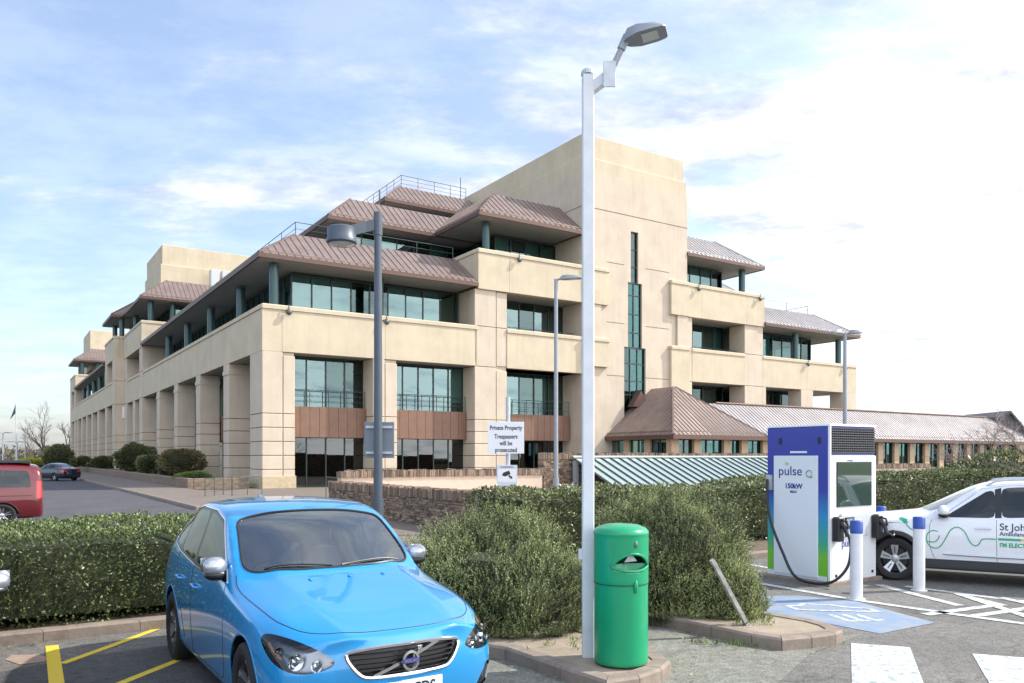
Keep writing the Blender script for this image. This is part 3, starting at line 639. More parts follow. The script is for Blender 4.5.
def island(name, outline, h=.125, wd=.15, fill=SOIL, seg=.9):
    """kerbed island: outline in world points (ccw or cw), blocks with joints, filled with soil"""
    pts = [Vector(p) for p in outline]; n = len(pts); ar = sum(pts[i].x * pts[(i + 1) % n].y - pts[(i + 1) % n].x * pts[i].y for i in range(n))
    if ar < 0: pts.reverse()
    inn = []; out_ = pts
    for i in range(n):
        d0 = (pts[i] - pts[i - 1]).normalized(); d1 = (pts[(i + 1) % n] - pts[i]).normalized()
        n0 = Vector((-d0.y, d0.x, 0)); n1 = Vector((-d1.y, d1.x, 0)); m_ = (n0 + n1).normalized(); inn.append(pts[i] + m_ * wd / max(.4, m_.dot(n0)))
    root = empty(name, sum(pts, Vector()) / n, kind='structure'); c0 = root.location.copy(); mb = MB()
    for i in range(n):
        j = (i + 1) % n; ln = (pts[j] - pts[i]).length; m_ = max(1, round(ln / seg))
        for k in range(m_):
            u0 = k / m_ + (.004 / ln); u1 = (k + 1) / m_ - (.004 / ln)
            q = [pts[i].lerp(pts[j], u0), pts[i].lerp(pts[j], u1), inn[i].lerp(inn[j], u1), inn[i].lerp(inn[j], u0)]
            c = sum(q, Vector()) / 4; ch = [pts[i].lerp(pts[j], u0).lerp(inn[i].lerp(inn[j], u0), .14), pts[i].lerp(pts[j], u1).lerp(inn[i].lerp(inn[j], u1), .14)]
            vs = [Vector((p.x, p.y, -.01)) - c0 for p in q] + [Vector((q[0].x, q[0].y, h - .022)) - c0, Vector((q[1].x, q[1].y, h - .022)) - c0] + [Vector((p.x, p.y, h)) - c0 for p in (ch[0], ch[1], q[2], q[3])]
            mb.add(vs, [(0, 3, 2, 1), (0, 1, 5, 4), (4, 5, 7, 6), (6, 7, 8, 9), (2, 3, 9, 8), (1, 2, 8, 7, 5), (3, 0, 4, 6, 9)])
    for i in range(len(mb.v)): mb.v[i] = (mb.v[i][0], mb.v[i][1], mb.v[i][2])
    mb.build('kerb_stones', KERB, root)
    me = bpy.data.meshes.new('fill'); me.from_pydata([(p.x - c0.x, p.y - c0.y, h - .012) for p in inn], [], [tuple(range(n))]); me.materials.append(fill); o = bpy.data.objects.new('infill', me); col.objects.link(o); o.parent = root
    return root
SLAB = M('worn_slab', (.24, .19, .14), .9, c2=(.36, .30, .22), scale=4, bump=.5, bscale=30)
K = lambda x, y: G(x, y, .125) * 1
def k0(x, y): p = G(x, y, .125); p.z = 0; return p
island('kerb_island', [k0(505, 647), k0(560, 666), k0(606, 681), k0(640, 676), k0(662, 668), k0(671, 660), k0(660, 652), k0(640, 645), k0(560, 620), k0(430, 620), k0(420, 634)], fill=SLAB)
island('kerb_island', [k0(655, 614), k0(711, 625.6), k0(751.5, 634), k0(782, 638.5), k0(812, 636), k0(836, 633), k0(843, 629.5), k0(832, 624), k0(813, 619), k0(756.5, 609.5), k0(700, 590), k0(600, 585), k0(560, 600)], fill=SLAB)
# long planting strips along the hedges
def ab_rect(a0, a1, b0, b1): return [AB(a0, b0), AB(a1, b0), AB(a1, b1), AB(a0, b1)]
island('planting_strip', ab_rect(-45, -8.6, -38.75, -36.0))
island('planting_strip', ab_rect(-7.6, 60, -38.3, -34.8))
# ------------------------------------------------------------ low annex with copper roof, brick piers
BRICK = M('buff_brick', (.36, .25, .15), .9, c2=(.55, .42, .28), scale=9, bump=.5, bscale=12, stretch=(1, 1, 3.2))
COP2 = M('annex_sky_sheen_copper', (.32, .29, .285), .36, .4, c2=(.42, .39, .385), scale=.7)  # pale sky reflection of the long annex roof painted into its copper
GLASSA = Mglass('green_annex_glass', (.22, .42, .36), .10)
ann = empty('low_annex', O, UA, label='long single storey annex with ribbed copper hipped roof and brick piers between green windows', cat='annex')
_c = COPPER
def annex():
    A0, A1, B0 = 26.6, 80.0, -7.5
    ze = 3.50
    # hipped end pavilion
    sv = roof((A0, A0 + 10.0, B0, 2.5), (A0 + 4.9, A0 + 5.1, B0 + 5.0, 2.4), ze, 7.45, 'flr', sp=.42, fas=.32, soffit=True); sv.parent = ann
    # long roof
    sv = roof((A0 + 4.0, A1, B0 + .01, B0 + 6.8), (A0 + 4.0, A1 - 3.4, B0 + 3.39, B0 + 3.41), ze + .006, 6.12, 'fbr', sp=.42, fas=.31, soffit=True); sv.parent = ann
    sv.data.materials[0] = COP2
    mb = MB(); mb.tube([(A0 + 8, B0 + 3.4, 6.2), (A1 - 3.4, B0 + 3.4, 6.2)], .09, 8); mb.build('ridge', COPPER_E, ann)
    # small entrance gable against the tower
    mb = MB(); mb.extr([(28.9, -.7, 5.9), (30.7, -.7, 5.9), (29.8, -.7, 7.2)], (0, .68, 0)); mb.build('gable', COPPER_E, ann)
    a = A0 + .5; i = 0; zs = 3.2
    mb = MB(); mb.box(A0 + .45, A1 - .5, B0 + .9, B0 + 1.0, 0, .9); mb.build('base_wall', BRICK, ann)
    while a < A1 - 1:
        pw = .75; mb = MB(); mb.cbox(a, a + pw, B0 + .7, B0 + 1.25, 0, zs, .01); mb.build('brick_pier', BRICK, ann)
        wv = (1.55, 2.4, 1.2, 1.7)[i % 4] if a < A0 + 14 else 1.75
        if a + pw + wv < A1 - .4:
            window('f', a + pw, a + pw + wv, B0 + 1.0, .92, zs, 2 if wv < 2 else 3, blinds=.0, parent=ann, fw=.09).data.materials[0] = GLASST
        a += pw + wv; i += 1
    b = B0 + 1.26
    for j in range(3):
        mb = MB(); mb.cbox(A0 + .5, A0 + 1.0, b + 1.7, b + 2.3, 0, zs, .01); mb.build('brick_pier', BRICK, ann); window('l', b, b + 1.7, A0 + .75, .9, zs, 2, blinds=0, parent=ann).data.materials[0] = GLASST; b += 2.3
    mb = MB(); mb.box(A0 + 4, A1 - .5, B0 + 4.5, B0 + 4.7, 0, 3.1); mb.build('inner_wall', M('annex_inner', (.12, .13, .12), .9), ann)
annex()
# grey roofed house beyond the annex
hp = D(1000, 460, 95); hp.z = 0
h = empty('grey_roofed_house', hp, label='small building with a dark grey pitched roof just beyond the right end of the annex', cat='house')
SL = M('grey_slate', (.085, .08, .085), .7, var=.15, scale=3)
mb = MB(); mb.box(.2, 4.6, .3, 9, 0, 3.4); mb.build('wall', BRICK, h)
mb = MB(); mb.extr([(-.1, 0, 6.7), (1.3, 0, 7.45), (4.9, 0, 3.2), (4.9, 0, 2.95), (1.3, 0, 7.15), (-.1, 0, 6.45)], (0, 9.5, 0)); mb.build('roof', SL, h)
mb = MB(); mb.extr([(.2, .3, 3.4), (.2, .3, 6.5), (1.3, .3, 7.1), (4.6, .3, 3.4)], (0, 8.6, 0)); mb.build('gable', SL, h)

# ------------------------------------------------------------ stone walls, ramp, glazed canopy
RUB = M('rubble_stone', (.20, .145, .095), .95, tint=((.10, .072, .055), (.21, .15, .108), (.32, .24, .17)), bump=.7, bscale=22)
REND = M('pale_ramp_render', (.56, .45, .36), .9, var=.06)
def stone_wall(nm, a0, b0, a1, b1, z0, z1, th=.42, cop=.26, label='', face=None, back=None):
    """rubble wall of individual stones with a coping of upright stones"""
    p = AB(a0, b0); q = AB(a1, b1); d = (q - p); Ln = d.length; rz = math.atan2(d.y, d.x)
    root = empty(nm, p, rz, label=label, cat='wall')
    rnd = random.Random(int(Ln * 100)); V = []; T = []
    def stone(x0, x1, y0, y1, zz0, zz1, j=.012):
        c = [(x0, y0, zz0), (x1, y0, zz0), (x1, y1, zz0), (x0, y1, zz0), (x0, y0, zz1), (x1, y0, zz1), (x1, y1, zz1), (x0, y1, zz1)]
        c = [tuple(v + rnd.uniform(-j, j) for v in p_) for p_ in c]; t = rnd.random()
        for f in ((0, 3, 2, 1), (4, 5, 6, 7), (0, 1, 5, 4), (1, 2, 6, 5), (2, 3, 7, 6), (3, 0, 4, 7)):
            V.extend(c[i] for i in f); T.append(t)
    mb = MB(); mb.box(.02, Ln - .02, .03, th - .03, z0, z1 - cop); mb.build('wall_core', face or JOINT, root)
    if not face:
        z = z0
        while z < z1 - cop - .03:
            hh = rnd.uniform(.05, .095); hh = min(hh, z1 - cop - z); x = 0
            while x < Ln - .05:
                l = rnd.uniform(.09, .28); l = min(l, Ln - x); stone(x + .006, x + l - .006, rnd.uniform(-.015, .015), .1, z + .005, z + hh - .005); stone(x + .006, x + l - .006, th - .1, th + rnd.uniform(-.01, .015), z + .005, z + hh - .005); x += l
            x0e = 0
            stone(-.02, .1, 0, th, z + .005, z + hh - .005)
            z += hh
        np_mesh('stones', np.array(V), 4, RUB, root, tint=T)
    V.clear(); T.clear(); x = 0
    while x < Ln - .03:
        l = rnd.uniform(.045, .09); stone(x, x + l - .01, -.03, th + .03, z1 - cop - .01, z1 + rnd.uniform(-.05, .015), .014); x += l
    np_mesh('coping_stones', np.array(V), 4, RUB, root, tint=T)
    return root
stone_wall('ramp_wall', -3.5, -20.8, -3.5, -34.3, 0, 1.03, label='low rubble wall with upright coping stones running towards the camera left of the security sign')
stone_wall('ramp_wall', -3.05, -20.8, 5.9, -20.8, 0, 1.42, label='pale rendered ramp wall topped with upright coping stones below the dark ground floor windows', face=REND)
stone_wall('low_wall', 23.1, -20.6, 36, -20.6, 0, 1.5, label='low pale rendered wall with coping in front of the annex windows right of the charging unit', face=REND)
stone_wall('retaining_wall', 5.95, -20.8, 23, -20.8, 0, 2.08, label='taller rubble wall with a jagged coping behind the striped glass canopy')
mb = MB(); mb.box(-3.05, 5.8, -24.4, -20.9, .0, .12); o = mb.build('ramp', REND, kind='structure'); o.location = O; o.rotation_euler.z = UA
# canopy
CG = M('canopy_glass', (.30, .37, .35), .25, .0, coat=.6, var=.04); CF = M('canopy_bar', (.05, .085, .08), .45)
can = empty('glass_canopy', AB(7.3, -24.4), UA, label='low sloping canopy of pale glass panels between dark diagonal bars against the rubble wall', cat='canopy')
mb = MB(); LN, RN, ZT, ZB = 15.5, 3.4, 1.86, .42
mb.add([(0, 0, ZB), (LN, 0, ZB), (LN, RN, ZT), (0, RN, ZT), (0, 0, ZB - .02), (LN, 0, ZB - .02), (LN, RN, ZT - .02), (0, RN, ZT - .02)], [(0, 1, 2, 3), (7, 6, 5, 4), (0, 4, 5, 1), (1, 5, 6, 2), (2, 6, 7, 3), (3, 7, 4, 0)]); mb.build('glazing', CG, can)
for i in range(31):
    x = i * LN / 30; mb = MB(); mb.bar((x, -.05, ZB + .015), (x, RN, ZT + .035), .055, .05); mb.build('glazing_bar', CF, can)
mb = MB(); mb.bar((0, RN, ZT + .06), (LN, RN, ZT + .06), .14, .08); mb.build('ridge_flashing', M('flashing', (.55, .62, .60), .4, .3), can)
mb = MB(); mb.box(-.06, .10, -.02, .16, 0, ZB - .05); mb.box(-.06, .10, RN - .3, RN - .1, 0, ZT - .12); mb.build('post', M('post_grey', (.25, .28, .30), .5), can)
mb = MB(); mb.box(0, LN, .05, .12, 0, ZB - .05); mb.build('dwarf_wall', REND, can)
# ------------------------------------------------------------ vegetation
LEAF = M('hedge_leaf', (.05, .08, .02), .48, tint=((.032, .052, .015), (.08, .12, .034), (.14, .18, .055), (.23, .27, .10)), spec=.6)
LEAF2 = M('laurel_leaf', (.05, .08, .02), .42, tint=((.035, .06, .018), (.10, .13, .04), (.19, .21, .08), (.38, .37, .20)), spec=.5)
ROSE = M('rosemary_leaf', (.1, .12, .06), .6, tint=((.045, .055, .024), (.15, .18, .066), (.27, .31, .115), (.42, .45, .20)))
DARKL = M('dark_shrub_leaf', (.03, .05, .02), .55, tint=((.035, .05, .02), (.085, .105, .04), (.15, .17, .07), (.24, .23, .11)))
REDL = M('reddish_shrub_leaf', (.07, .05, .03), .6, tint=((.06, .065, .03), (.14, .125, .055), (.21, .19, .085), (.30, .24, .13)))
BARK = M('bark', (.10, .075, .055), .9, var=.3, scale=12, bump=.5)
TWIG = M('twigs', (.035, .04, .018), .95, var=.4, scale=14, bump=1.0, bscale=20)
BARE = M('bare_twigs', (.20, .15, .12), .9, tint=((.22, .17, .15), (.32, .26, .23), (.42, .35, .31)))
GRN = M('bright_groundcover', (.10, .16, .03), .6, tint=((.05, .09, .02), (.12, .19, .04), (.18, .26, .06)))

def quads(P, D_, W, ln, wd, rs=rng):
    """leaf quads: base P, direction D_, side W"""
    ln = ln[:, None]; wd = wd[:, None]
    a = P; b = P + D_ * ln * .45 + W * wd * .5; c = P + D_ * ln; d = P + D_ * ln * .45 - W * wd * .5
    return np.stack([a, b, c, d], 1).reshape(-1, 3)
def unit(v): return v / np.maximum(1e-9, np.linalg.norm(v, axis=1))[:, None]
def lumps(P, s, seed, amp):
    r = np.random.default_rng(seed); o = np.zeros(len(P))
    for i in range(7):
        k = r.normal(size=3) * s * (1 + i * .45); ph = r.uniform(0, 6.28); o += np.sin(P @ k + ph) / (1 + i * .45)
    return o * amp / 2.2
def leaf_cloud(name, P, Nn, size, mat, parent, spread=.8, seed=1, tb=None, asp=.55):
    r = np.random.default_rng(seed); n = len(P)
    d = unit(Nn + r.normal(size=(n, 3)) * spread); w_ = unit(np.cross(d, r.normal(size=(n, 3))))
    sz = size * r.uniform(.6, 1.35, n); t = np.clip(r.beta(2, 2.6, n) + (0 if tb is None else tb), 0, 1)
    return np_mesh(name, quads(P, d, w_, sz, sz * asp), 4, mat, parent, tint=np.repeat(t, 1))
def box_hedge(nm, a0, a1, b0, b1, h, z0, label, n, size, seed, mat=LEAF, hfun=None, group=None):
    root = empty(nm, AB((a0 + a1) / 2, (b0 + b1) / 2, z0), UA, label=label, cat='hedge', group=group)
    La, Lb = (a1 - a0) / 2, (b1 - b0) / 2; r = np.random.default_rng(seed)
    A = np.array([2 * La * h, 2 * La * h, 2 * Lb * h, 2 * Lb * h, 4 * La * Lb]); f = r.choice(5, n, p=A / A.sum())
    u = r.uniform(-1, 1, n); v = r.uniform(-1, 1, n); P = np.zeros((n, 3)); Nn = np.zeros((n, 3))
    for k in range(5):
        m = f == k
        if k < 2: P[m] = np.c_[u[m] * La, np.full(m.sum(), (-1, 1)[k] * Lb), (v[m] * .5 + .5) * h]; Nn[m] = (0, (-1, 1)[k], 0)
        elif k < 4: P[m] = np.c_[np.full(m.sum(), (-1, 1)[k - 2] * La), u[m] * Lb, (v[m] * .5 + .5) * h]; Nn[m] = ((-1, 1)[k - 2], 0, 0)
        else: P[m] = np.c_[u[m] * La, v[m] * Lb, np.full(m.sum(), h)]; Nn[m] = (0, 0, 1)
    # rounded shoulders and uneven clipping
    z = P[:, 2] / h; sh = np.clip((z - .8) / .2, 0, 1) ** 2 * .12
    P[:, 0] -= np.sign(P[:, 0]) * sh * (np.abs(P[:, 0]) > La - .15); P[:, 1] -= np.sign(P[:, 1]) * sh * (np.abs(P[:, 1]) > Lb - .15)
    if hfun is not None: P[:, 2] *= hfun(P[:, 0] + (a0 + a1) / 2)
    dp = lumps(P, 2.6, seed, .07) + lumps(P, 8, seed + 1, .045) - np.abs(r.normal(size=n)) * .05
    bot = (z < .12) & (f < 4); dp[bot] -= .10
    P += Nn * dp[:, None]
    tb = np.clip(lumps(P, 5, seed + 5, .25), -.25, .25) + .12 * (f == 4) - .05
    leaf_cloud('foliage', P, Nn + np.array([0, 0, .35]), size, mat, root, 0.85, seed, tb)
    mb = MB(); q = 22; e = .17
    nx = max(2, int(La * 2 / .5)); xs = np.linspace(-La + e, La - e, nx + 1)
    for i in range(nx):
        hh = (h - e) * (float(hfun(np.array([(xs[i] + xs[i + 1]) / 2 + (a0 + a1) / 2]))[0]) if hfun is not None else 1) + random.uniform(-.03, .03)
        mb.box(xs[i], xs[i + 1] + .002, -Lb + e + random.uniform(0, .03), Lb - e, .10, hh)
    mb.build('inner_twigs', TWIG, root)
    mb = MB()
    for i in range(int(La * 2 / .45)):
        x = -La + .2 + i * .45 + random.uniform(-.1, .1); y = random.uniform(-Lb * .6, Lb * .6); mb.tube([(x, y, -.02), (x + random.uniform(-.08, .08), y + random.uniform(-.06, .06), .35)], .018, 5)
    mb.build('stems', BARK, root)
    return root
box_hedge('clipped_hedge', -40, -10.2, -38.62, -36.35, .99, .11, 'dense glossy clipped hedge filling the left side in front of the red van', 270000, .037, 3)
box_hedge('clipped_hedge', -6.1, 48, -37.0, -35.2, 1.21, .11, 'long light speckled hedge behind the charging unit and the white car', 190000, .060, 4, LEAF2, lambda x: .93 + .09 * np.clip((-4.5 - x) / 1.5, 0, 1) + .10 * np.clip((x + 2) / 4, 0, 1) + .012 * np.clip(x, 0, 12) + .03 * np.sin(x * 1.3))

def rosemary(pos, rx, ry, h, n, seed, label, rot=0):
    root = empty('rosemary_bush', pos, rot, label=label, cat='bush', group=None); r = np.random.default_rng(seed)
    th = r.uniform(0, 2 * np.pi, n); cz = r.uniform(-.12, 1, n) ; st = np.sqrt(np.clip(1 - cz ** 2, 0, 1))
    nd = np.c_[st * np.cos(th), st * np.sin(th), cz]
    sup = 1.0 / (np.abs(nd[:, 0]) ** 2.35 + np.abs(nd[:, 1]) ** 2.35 + np.abs(np.maximum(nd[:, 2], 0)) ** 2.35 + 1e-6) ** (1 / 2.35)
    base = nd * sup[:, None] * np.array([rx, ry, h * .93]) ; base[:, 2] = np.maximum(base[:, 2], .04) 
    P = base * (1 + (lumps(base, 3.2, seed, .15) + lumps(base, 8, seed + 2, .08))[:, None]); P *= r.uniform(.80, 1.0, n)[:, None] ** .7; P[:, 2] = np.clip(P[:, 2], .03, None)
    cl = rng.normal(size=(90, 3)) * np.array([.3, .3, .1]); ci = ((np.arctan2(base[:, 1], base[:, 0]) * 6).astype(int) * 7 + (base[:, 2] * 9).astype(int) * 3) % 90
    d0 = unit(nd * np.array([.42, .42, .3]) + np.array([0, 0, .95]) + cl[ci] * 1.2 + r.normal(size=(n, 3)) * .11)
    Ls = r.uniform(.13, .27, n) * (1 + .4 * (r.random(n) > .9)); K_ = 22; V = []; T = []
    P0 = P - d0 * (Ls * .6)[:, None]; bend = unit(r.normal(size=(n, 3))) * .25
    tb = np.clip(lumps(P, 4.5, seed + 9, .22), -.22, .22)
    for k in range(K_):
        t = (k + r.uniform(0, 1, n)) / K_; Q = P0 + (d0 + bend * t[:, None]) * (Ls * t)[:, None]
        w_ = unit(np.cross(d0, r.normal(size=(n, 3)))); dl = unit(d0 * .9 + w_ * .85); sd_ = unit(np.cross(dl, r.normal(size=(n, 3))))
        ll = r.uniform(.026, .044, n) * (1.15 - .75 * t); V.append(quads(Q, dl, sd_, ll, np.full(n, .0080))); T.append(np.clip(-.02 + .85 * t ** 1.5 + tb + r.normal(size=n) * .09, 0, 1))
    np_mesh('sprigs', np.concatenate(V), 4, ROSE, root, tint=np.concatenate(T))
    # woody stems
    mb = MB(); rr = random.Random(seed)
    for i in range(90):
        a = rr.uniform(0, 6.28); q = rr.uniform(.3, 1) ** .5; e = Vector((math.cos(a) * rx * q * .85, math.sin(a) * ry * q * .85, h * (1 - .55 * q ** 2) * .8)); m_ = Vector((e.x * .55, e.y * .55, e.z * .35))
        mb.tube([(e.x * .15, e.y * .15, -.03), m_, e], [.018, .012, .005], 5)
    mb.build('stems', BARK, root)
    mb = MB(); mb.ell((0, 0, h * .30), rx * .74, ry * .74, h * .48, 20, 10)
    for i, v in enumerate(mb.v): f_ = 1 + .12 * math.sin(v[0] * 5 + seed) * math.cos(v[1] * 6 + v[2] * 5); mb.v[i] = (v[0] * f_, v[1] * f_, max(-.02, v[2] * f_))
    mb.build('inner_twigs', TWIG, root)
    return root
rosemary((-.20, 8.75, .1), 1.16, 1.0, 1.16, 9000, 21, 'grey green rosemary bush between the blue car and the green litter bin')
rosemary((1.92, 9.75, .1), 1.04, .95, 1.43, 9000, 22, 'taller rosemary bush right of the green litter bin')
rosemary((2.40, 9.12, .1), .42, .40, .66, 2000, 23, 'low spreading rosemary clump at the leaning white post')

def ball_shrub(pos, rx, ry, h, n, size, seed, mat, label, stem=0, group=None, nm='round_shrub'):
    root = empty(nm, pos, 0, label=label, cat='shrub', group=group); r = np.random.default_rng(seed)
    nd = unit(r.normal(size=(n, 3))); rad = 1 + lumps(nd, 3.2, seed, .20) + lumps(nd, 8, seed + 3, .10) - np.abs(r.normal(size=n)) * .09
    P = nd * rad[:, None] * np.array([rx, ry, h / 2]); P[:, 2] += h / 2 + stem
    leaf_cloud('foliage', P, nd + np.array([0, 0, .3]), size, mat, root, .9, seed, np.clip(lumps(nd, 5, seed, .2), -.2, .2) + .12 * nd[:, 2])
    mb = MB(); mb.ell((0, 0, h / 2 + stem), rx * .74, ry * .74, h * .37, 16, 8); mb.build('inner_twigs', TWIG, root)
    mb = MB()
    for k in range(3): mb.tube([(0, 0, -.05), (random.uniform(-.15, .15), random.uniform(-.15, .15), stem + h * .25)], [.07, .05], 6)
    mb.build('stems', BARK, root); return root
def shrub_at(x0, x1, y0, y1, a, seed, mat, label, stem=0, n=7000):
    b = bxp((x0 + x1) / 2, a); p = AB(a, b); sc = p.y / F; rx = (x1 - x0) / 2 * sc; top = CH - (y0 - CY) * sc; bot = CH - (y1 - CY) * sc
    return ball_shrub((p.x, p.y, .45 if not stem else .3), rx, rx, top - .45 - stem if not stem else top - .3 - stem, n, .11 if p.y < 60 else .16, seed, mat, label, stem)
shrub_at(160, 203, 448, 482, -1.9, 31, REDL, 'spreading reddish green shrub on a short stem nearest the corner pier', stem=.5, n=12000)
shrub_at(157, 187, 456, 484, -2.4, 32, DARKL, 'dark round clipped shrub tucked against the reddish spreading shrub', n=9000)
shrub_at(139, 165, 456, 482, -2.2, 33, DARKL, 'dark round clipped shrub second nearest along the stone planter')
shrub_at(117, 154, 445, 476, -1.8, 34, DARKL, 'tall bushy shrub with a ragged top in the middle of the planter row', n=12000)
shrub_at(92, 115, 457, 475, -2.2, 35, DARKL, 'low rounded shrub left of the tall bushy one in the planter row')
shrub_at(74, 93, 457, 472, -2.2, 36, DARKL, 'smallest dark shrub at the far end of the planter row')
b_ = bxp(190, -3.0); p_ = AB(-3.0, b_ - 1.5)
ball_shrub((p_.x, p_.y, .4), 1.1, .8, .55, 4000, .09, 38, GRN, 'low bright green ground cover plant at the near end of the planter')
pl = D(59, 470, 92); ball_shrub((pl.x, pl.y, 0), 1.5, 1.5, 3.2, 7000, .2, 39, DARKL, 'dark evergreen bush beyond the parked dark car')
pl = D(37, 474, 100); ball_shrub((pl.x, pl.y, 0), 3.0, 2, 1.7, 5000, .22, 40, M('yellow_bloom', (.5, .45, .03), .6, tint=((.14, .18, .02), (.42, .42, .03), (.62, .55, .05))), 'yellow flowering bush above the parked dark car')

def branchy(nm, pos, h, seed, label, mat=BARE, levels=5, spread=.55, r0=.12, twig=1.0, nb=4, cat='tree'):
    """bare deciduous tree or shrub"""
    root = empty(nm, pos, 0, label=label, cat=cat); rr = random.Random(seed); mb = MB(); tw = MB(); T = []
    def go(p, d, ln, r, lv):
        q = p
        pts = [p]; 
        for s_ in range(2): d = (d + Vector((rr.gauss(0, .12), rr.gauss(0, .12), rr.gauss(.03, .06)))).normalized(); q = q + d * ln / 2; pts.append(q)
        (mb if lv < 3 else tw).tube(pts, [r, r * .85, r * .68], 6 if lv < 2 else 3, cap=False)
        if lv >= levels: return
        for k in range(nb if lv else nb + 1):
            t = rr.uniform(.35, 1.0); s0 = pts[0].lerp(pts[2], t) if k else q
            dd = (d + Vector((rr.gauss(0, spread), rr.gauss(0, spread), rr.gauss(.05, spread * .55)))).normalized()
            go(s0, dd, ln * rr.uniform(.55, .78), r * .6, lv + 1)
    go(Vector((0, 0, -.1)), Vector((0, 0, 1)), h * .36, r0, 0)
    mb.build('trunk', BARK, root)
    o = tw.build('crown', mat, root); at = o.data.attributes.new('tint', 'FLOAT', 'FACE'); n = len(o.data.polygons); at.data.foreach_set('value', np.repeat(rng.uniform(0, 1, n // 6 + 1), 6)[:n]); return root
for i, (x, Y, h, lb) in enumerate(((47, 150, 13, 'tall bare tree left of the far end of the office block'), (42, 170, 9, 'short bare tree left of the tall bare tree'), (68, 155, 11, 'bare tree just left of the office block end'), (33, 190, 8.5, 'small faint bare tree furthest left'))):
    p = D(x, 460, Y); branchy('bare_tree', (p.x, p.y, 0), h, 50 + i, lb, r0=.16, nb=3, spread=.36)
# far wooded skyline: uncountable, one mass
r = np.random.default_rng(77); n = 60000
x = r.uniform(-400, 300, n); y = 220 + r.uniform(0, 22, n); top = .62 * (8.0 + 2.0 * np.sin(x * .045) + 2.2 * np.sin(x * .11 + 1) + 1.2 * np.sin(x * .37)); z = r.uniform(0, 1, n) ** .8 * top * r.uniform(.75, 1.08, n)
P = np.c_[x, y, z]; d = unit(r.normal(size=(n, 3)) + np.array([0, 0, .8])); wv = unit(np.cross(d, r.normal(size=(n, 3)))); sz = r.uniform(.5, 1.4, n)
np_mesh('far_wood', quads(P, d, wv, sz, sz * .45), 4, M('far_wood_leaf', (.13, .12, .09), .95, tint=((.08, .075, .055), (.15, .125, .095), (.20, .165, .12), (.13, .15, .09))), tint=r.uniform(0, 1, n), kind='stuff')
np_mesh('far_wood_base', np.array([(-420, 243, -1), (420, 243, -1), (420, 245, 4.2), (-420, 245, 4.2)], float), 4, M('far_wood_floor', (.10, .085, .065), .95), kind='stuff')
# bare shrub twigs at the right edge, above the hedge
p = D(1003, 470, 26); branchy('bare_shrub', (p.x, p.y, .2), 3.9, 71, 'sparse bare shrub with thin twigs rising above the hedge at the right edge', r0=.035, spread=.6, levels=5, nb=4, cat='shrub')
p = D(1030, 470, 22); branchy('bare_shrub', (p.x, p.y, .2), 4.2, 74, 'second thin bare shrub cut by the right edge of the picture', r0=.035, spread=.6, levels=5, nb=4, cat='shrub')
p = D(1003, 480, 24); ball_shrub((p.x, p.y, .1), 1.9, 1.0, 1.95, 5200, .09, 72, LEAF2, 'leafy loose shrub in front of the annex windows at the right')
# planter along the left side
pln = empty('stone_planter', O, UA, label='long low stone planter at the foot of the piers holding the row of shrubs', cat='planter')
mb = MB(); mb.cbox(-4.15, -3.8, .5, 70, 0, .66, .04); mb.cbox(-3.8, -.6, .5, .85, 0, .66, .04); mb.build('kerb_wall', M('planter_stone', (.12, .088, .065), .9, c2=(.27, .20, .145), scale=3.5, bump=.8, bscale=6, stretch=(1, 1, 2.5)), pln)
mb = MB(); mb.box(-3.8, -.6, .85, 70, .1, .5); mb.build('soil_bed', SOIL, pln)
# leaf litter and grit on the ground below the hedge and by the kerbs
r = np.random.default_rng(5); Pn = []
for (x0, x1, y0, y1, c) in ((0, 165, 628, 650, 500), (500, 600, 655, 683, 90), (640, 700, 655, 683, 70), (690, 850, 630, 655, 160), (560, 690, 600, 645, 120)):
    for _ in range(c):
        xx = r.uniform(x0, x1); yy = y0 + (y1 - y0) * r.uniform() + (-(xx) * .14 if x1 == 165 else 0); g = G(xx, max(yy, 600)); Pn.append((g.x, g.y, .018))
Pn = np.array(Pn); n = len(Pn); d = unit(np.c_[r.normal(size=(n, 2)), r.uniform(-.1, .1, n)]); wv = unit(np.cross(d, np.tile([0, 0, 1.0], (n, 1)) + r.normal(size=(n, 3)) * .3)); sz = r.uniform(.012, .035, n)
np_mesh('leaf_litter', quads(Pn, d, wv, sz, sz * .6), 4, M('dead_leaf', (.2, .13, .07), .9, tint=((.10, .06, .03), (.24, .15, .08), (.42, .33, .22))), tint=r.uniform(0, 1, n), kind='stuff')

def weeds(name, pts, n, seed, hgt=.10):
    r = np.random.default_rng(seed); c = np.array([pts[i] for i in r.integers(0, len(pts), n)], float); P = c + np.c_[r.normal(size=(n, 2)) * .045, np.zeros(n)]
    d = unit(r.normal(size=(n, 3)) * .55 + np.array([0, 0, .9])); wv = unit(np.cross(d, r.normal(size=(n, 3)))); sz = r.uniform(.35, 1, n) * hgt
    return np_mesh(name, quads(P, d, wv, sz, sz * .14), 4, GRN, tint=r.uniform(0, 1, n), kind='stuff')
wp = [tuple(G(748 + random.uniform(-14, 22), 622 + random.uniform(-6, 4), .115)) for _ in range(26)] + [tuple(G(690 + i * 7, 643 + min(i, 14) * .4, 0)) for i in range(12)] + [tuple(G(590 + i * 9, 683 - i * 1.2, 0)) for i in range(9)] + [tuple(G(20 + i * 17 + random.uniform(-8, 8), 639 - i * 2.6, 0)) for i in range(9)] + [tuple(G(540 + random.uniform(-40, 90), 645 + random.uniform(-6, 8), .115)) for _ in range(8)]
weeds('kerb_weeds', wp, 700, 9)
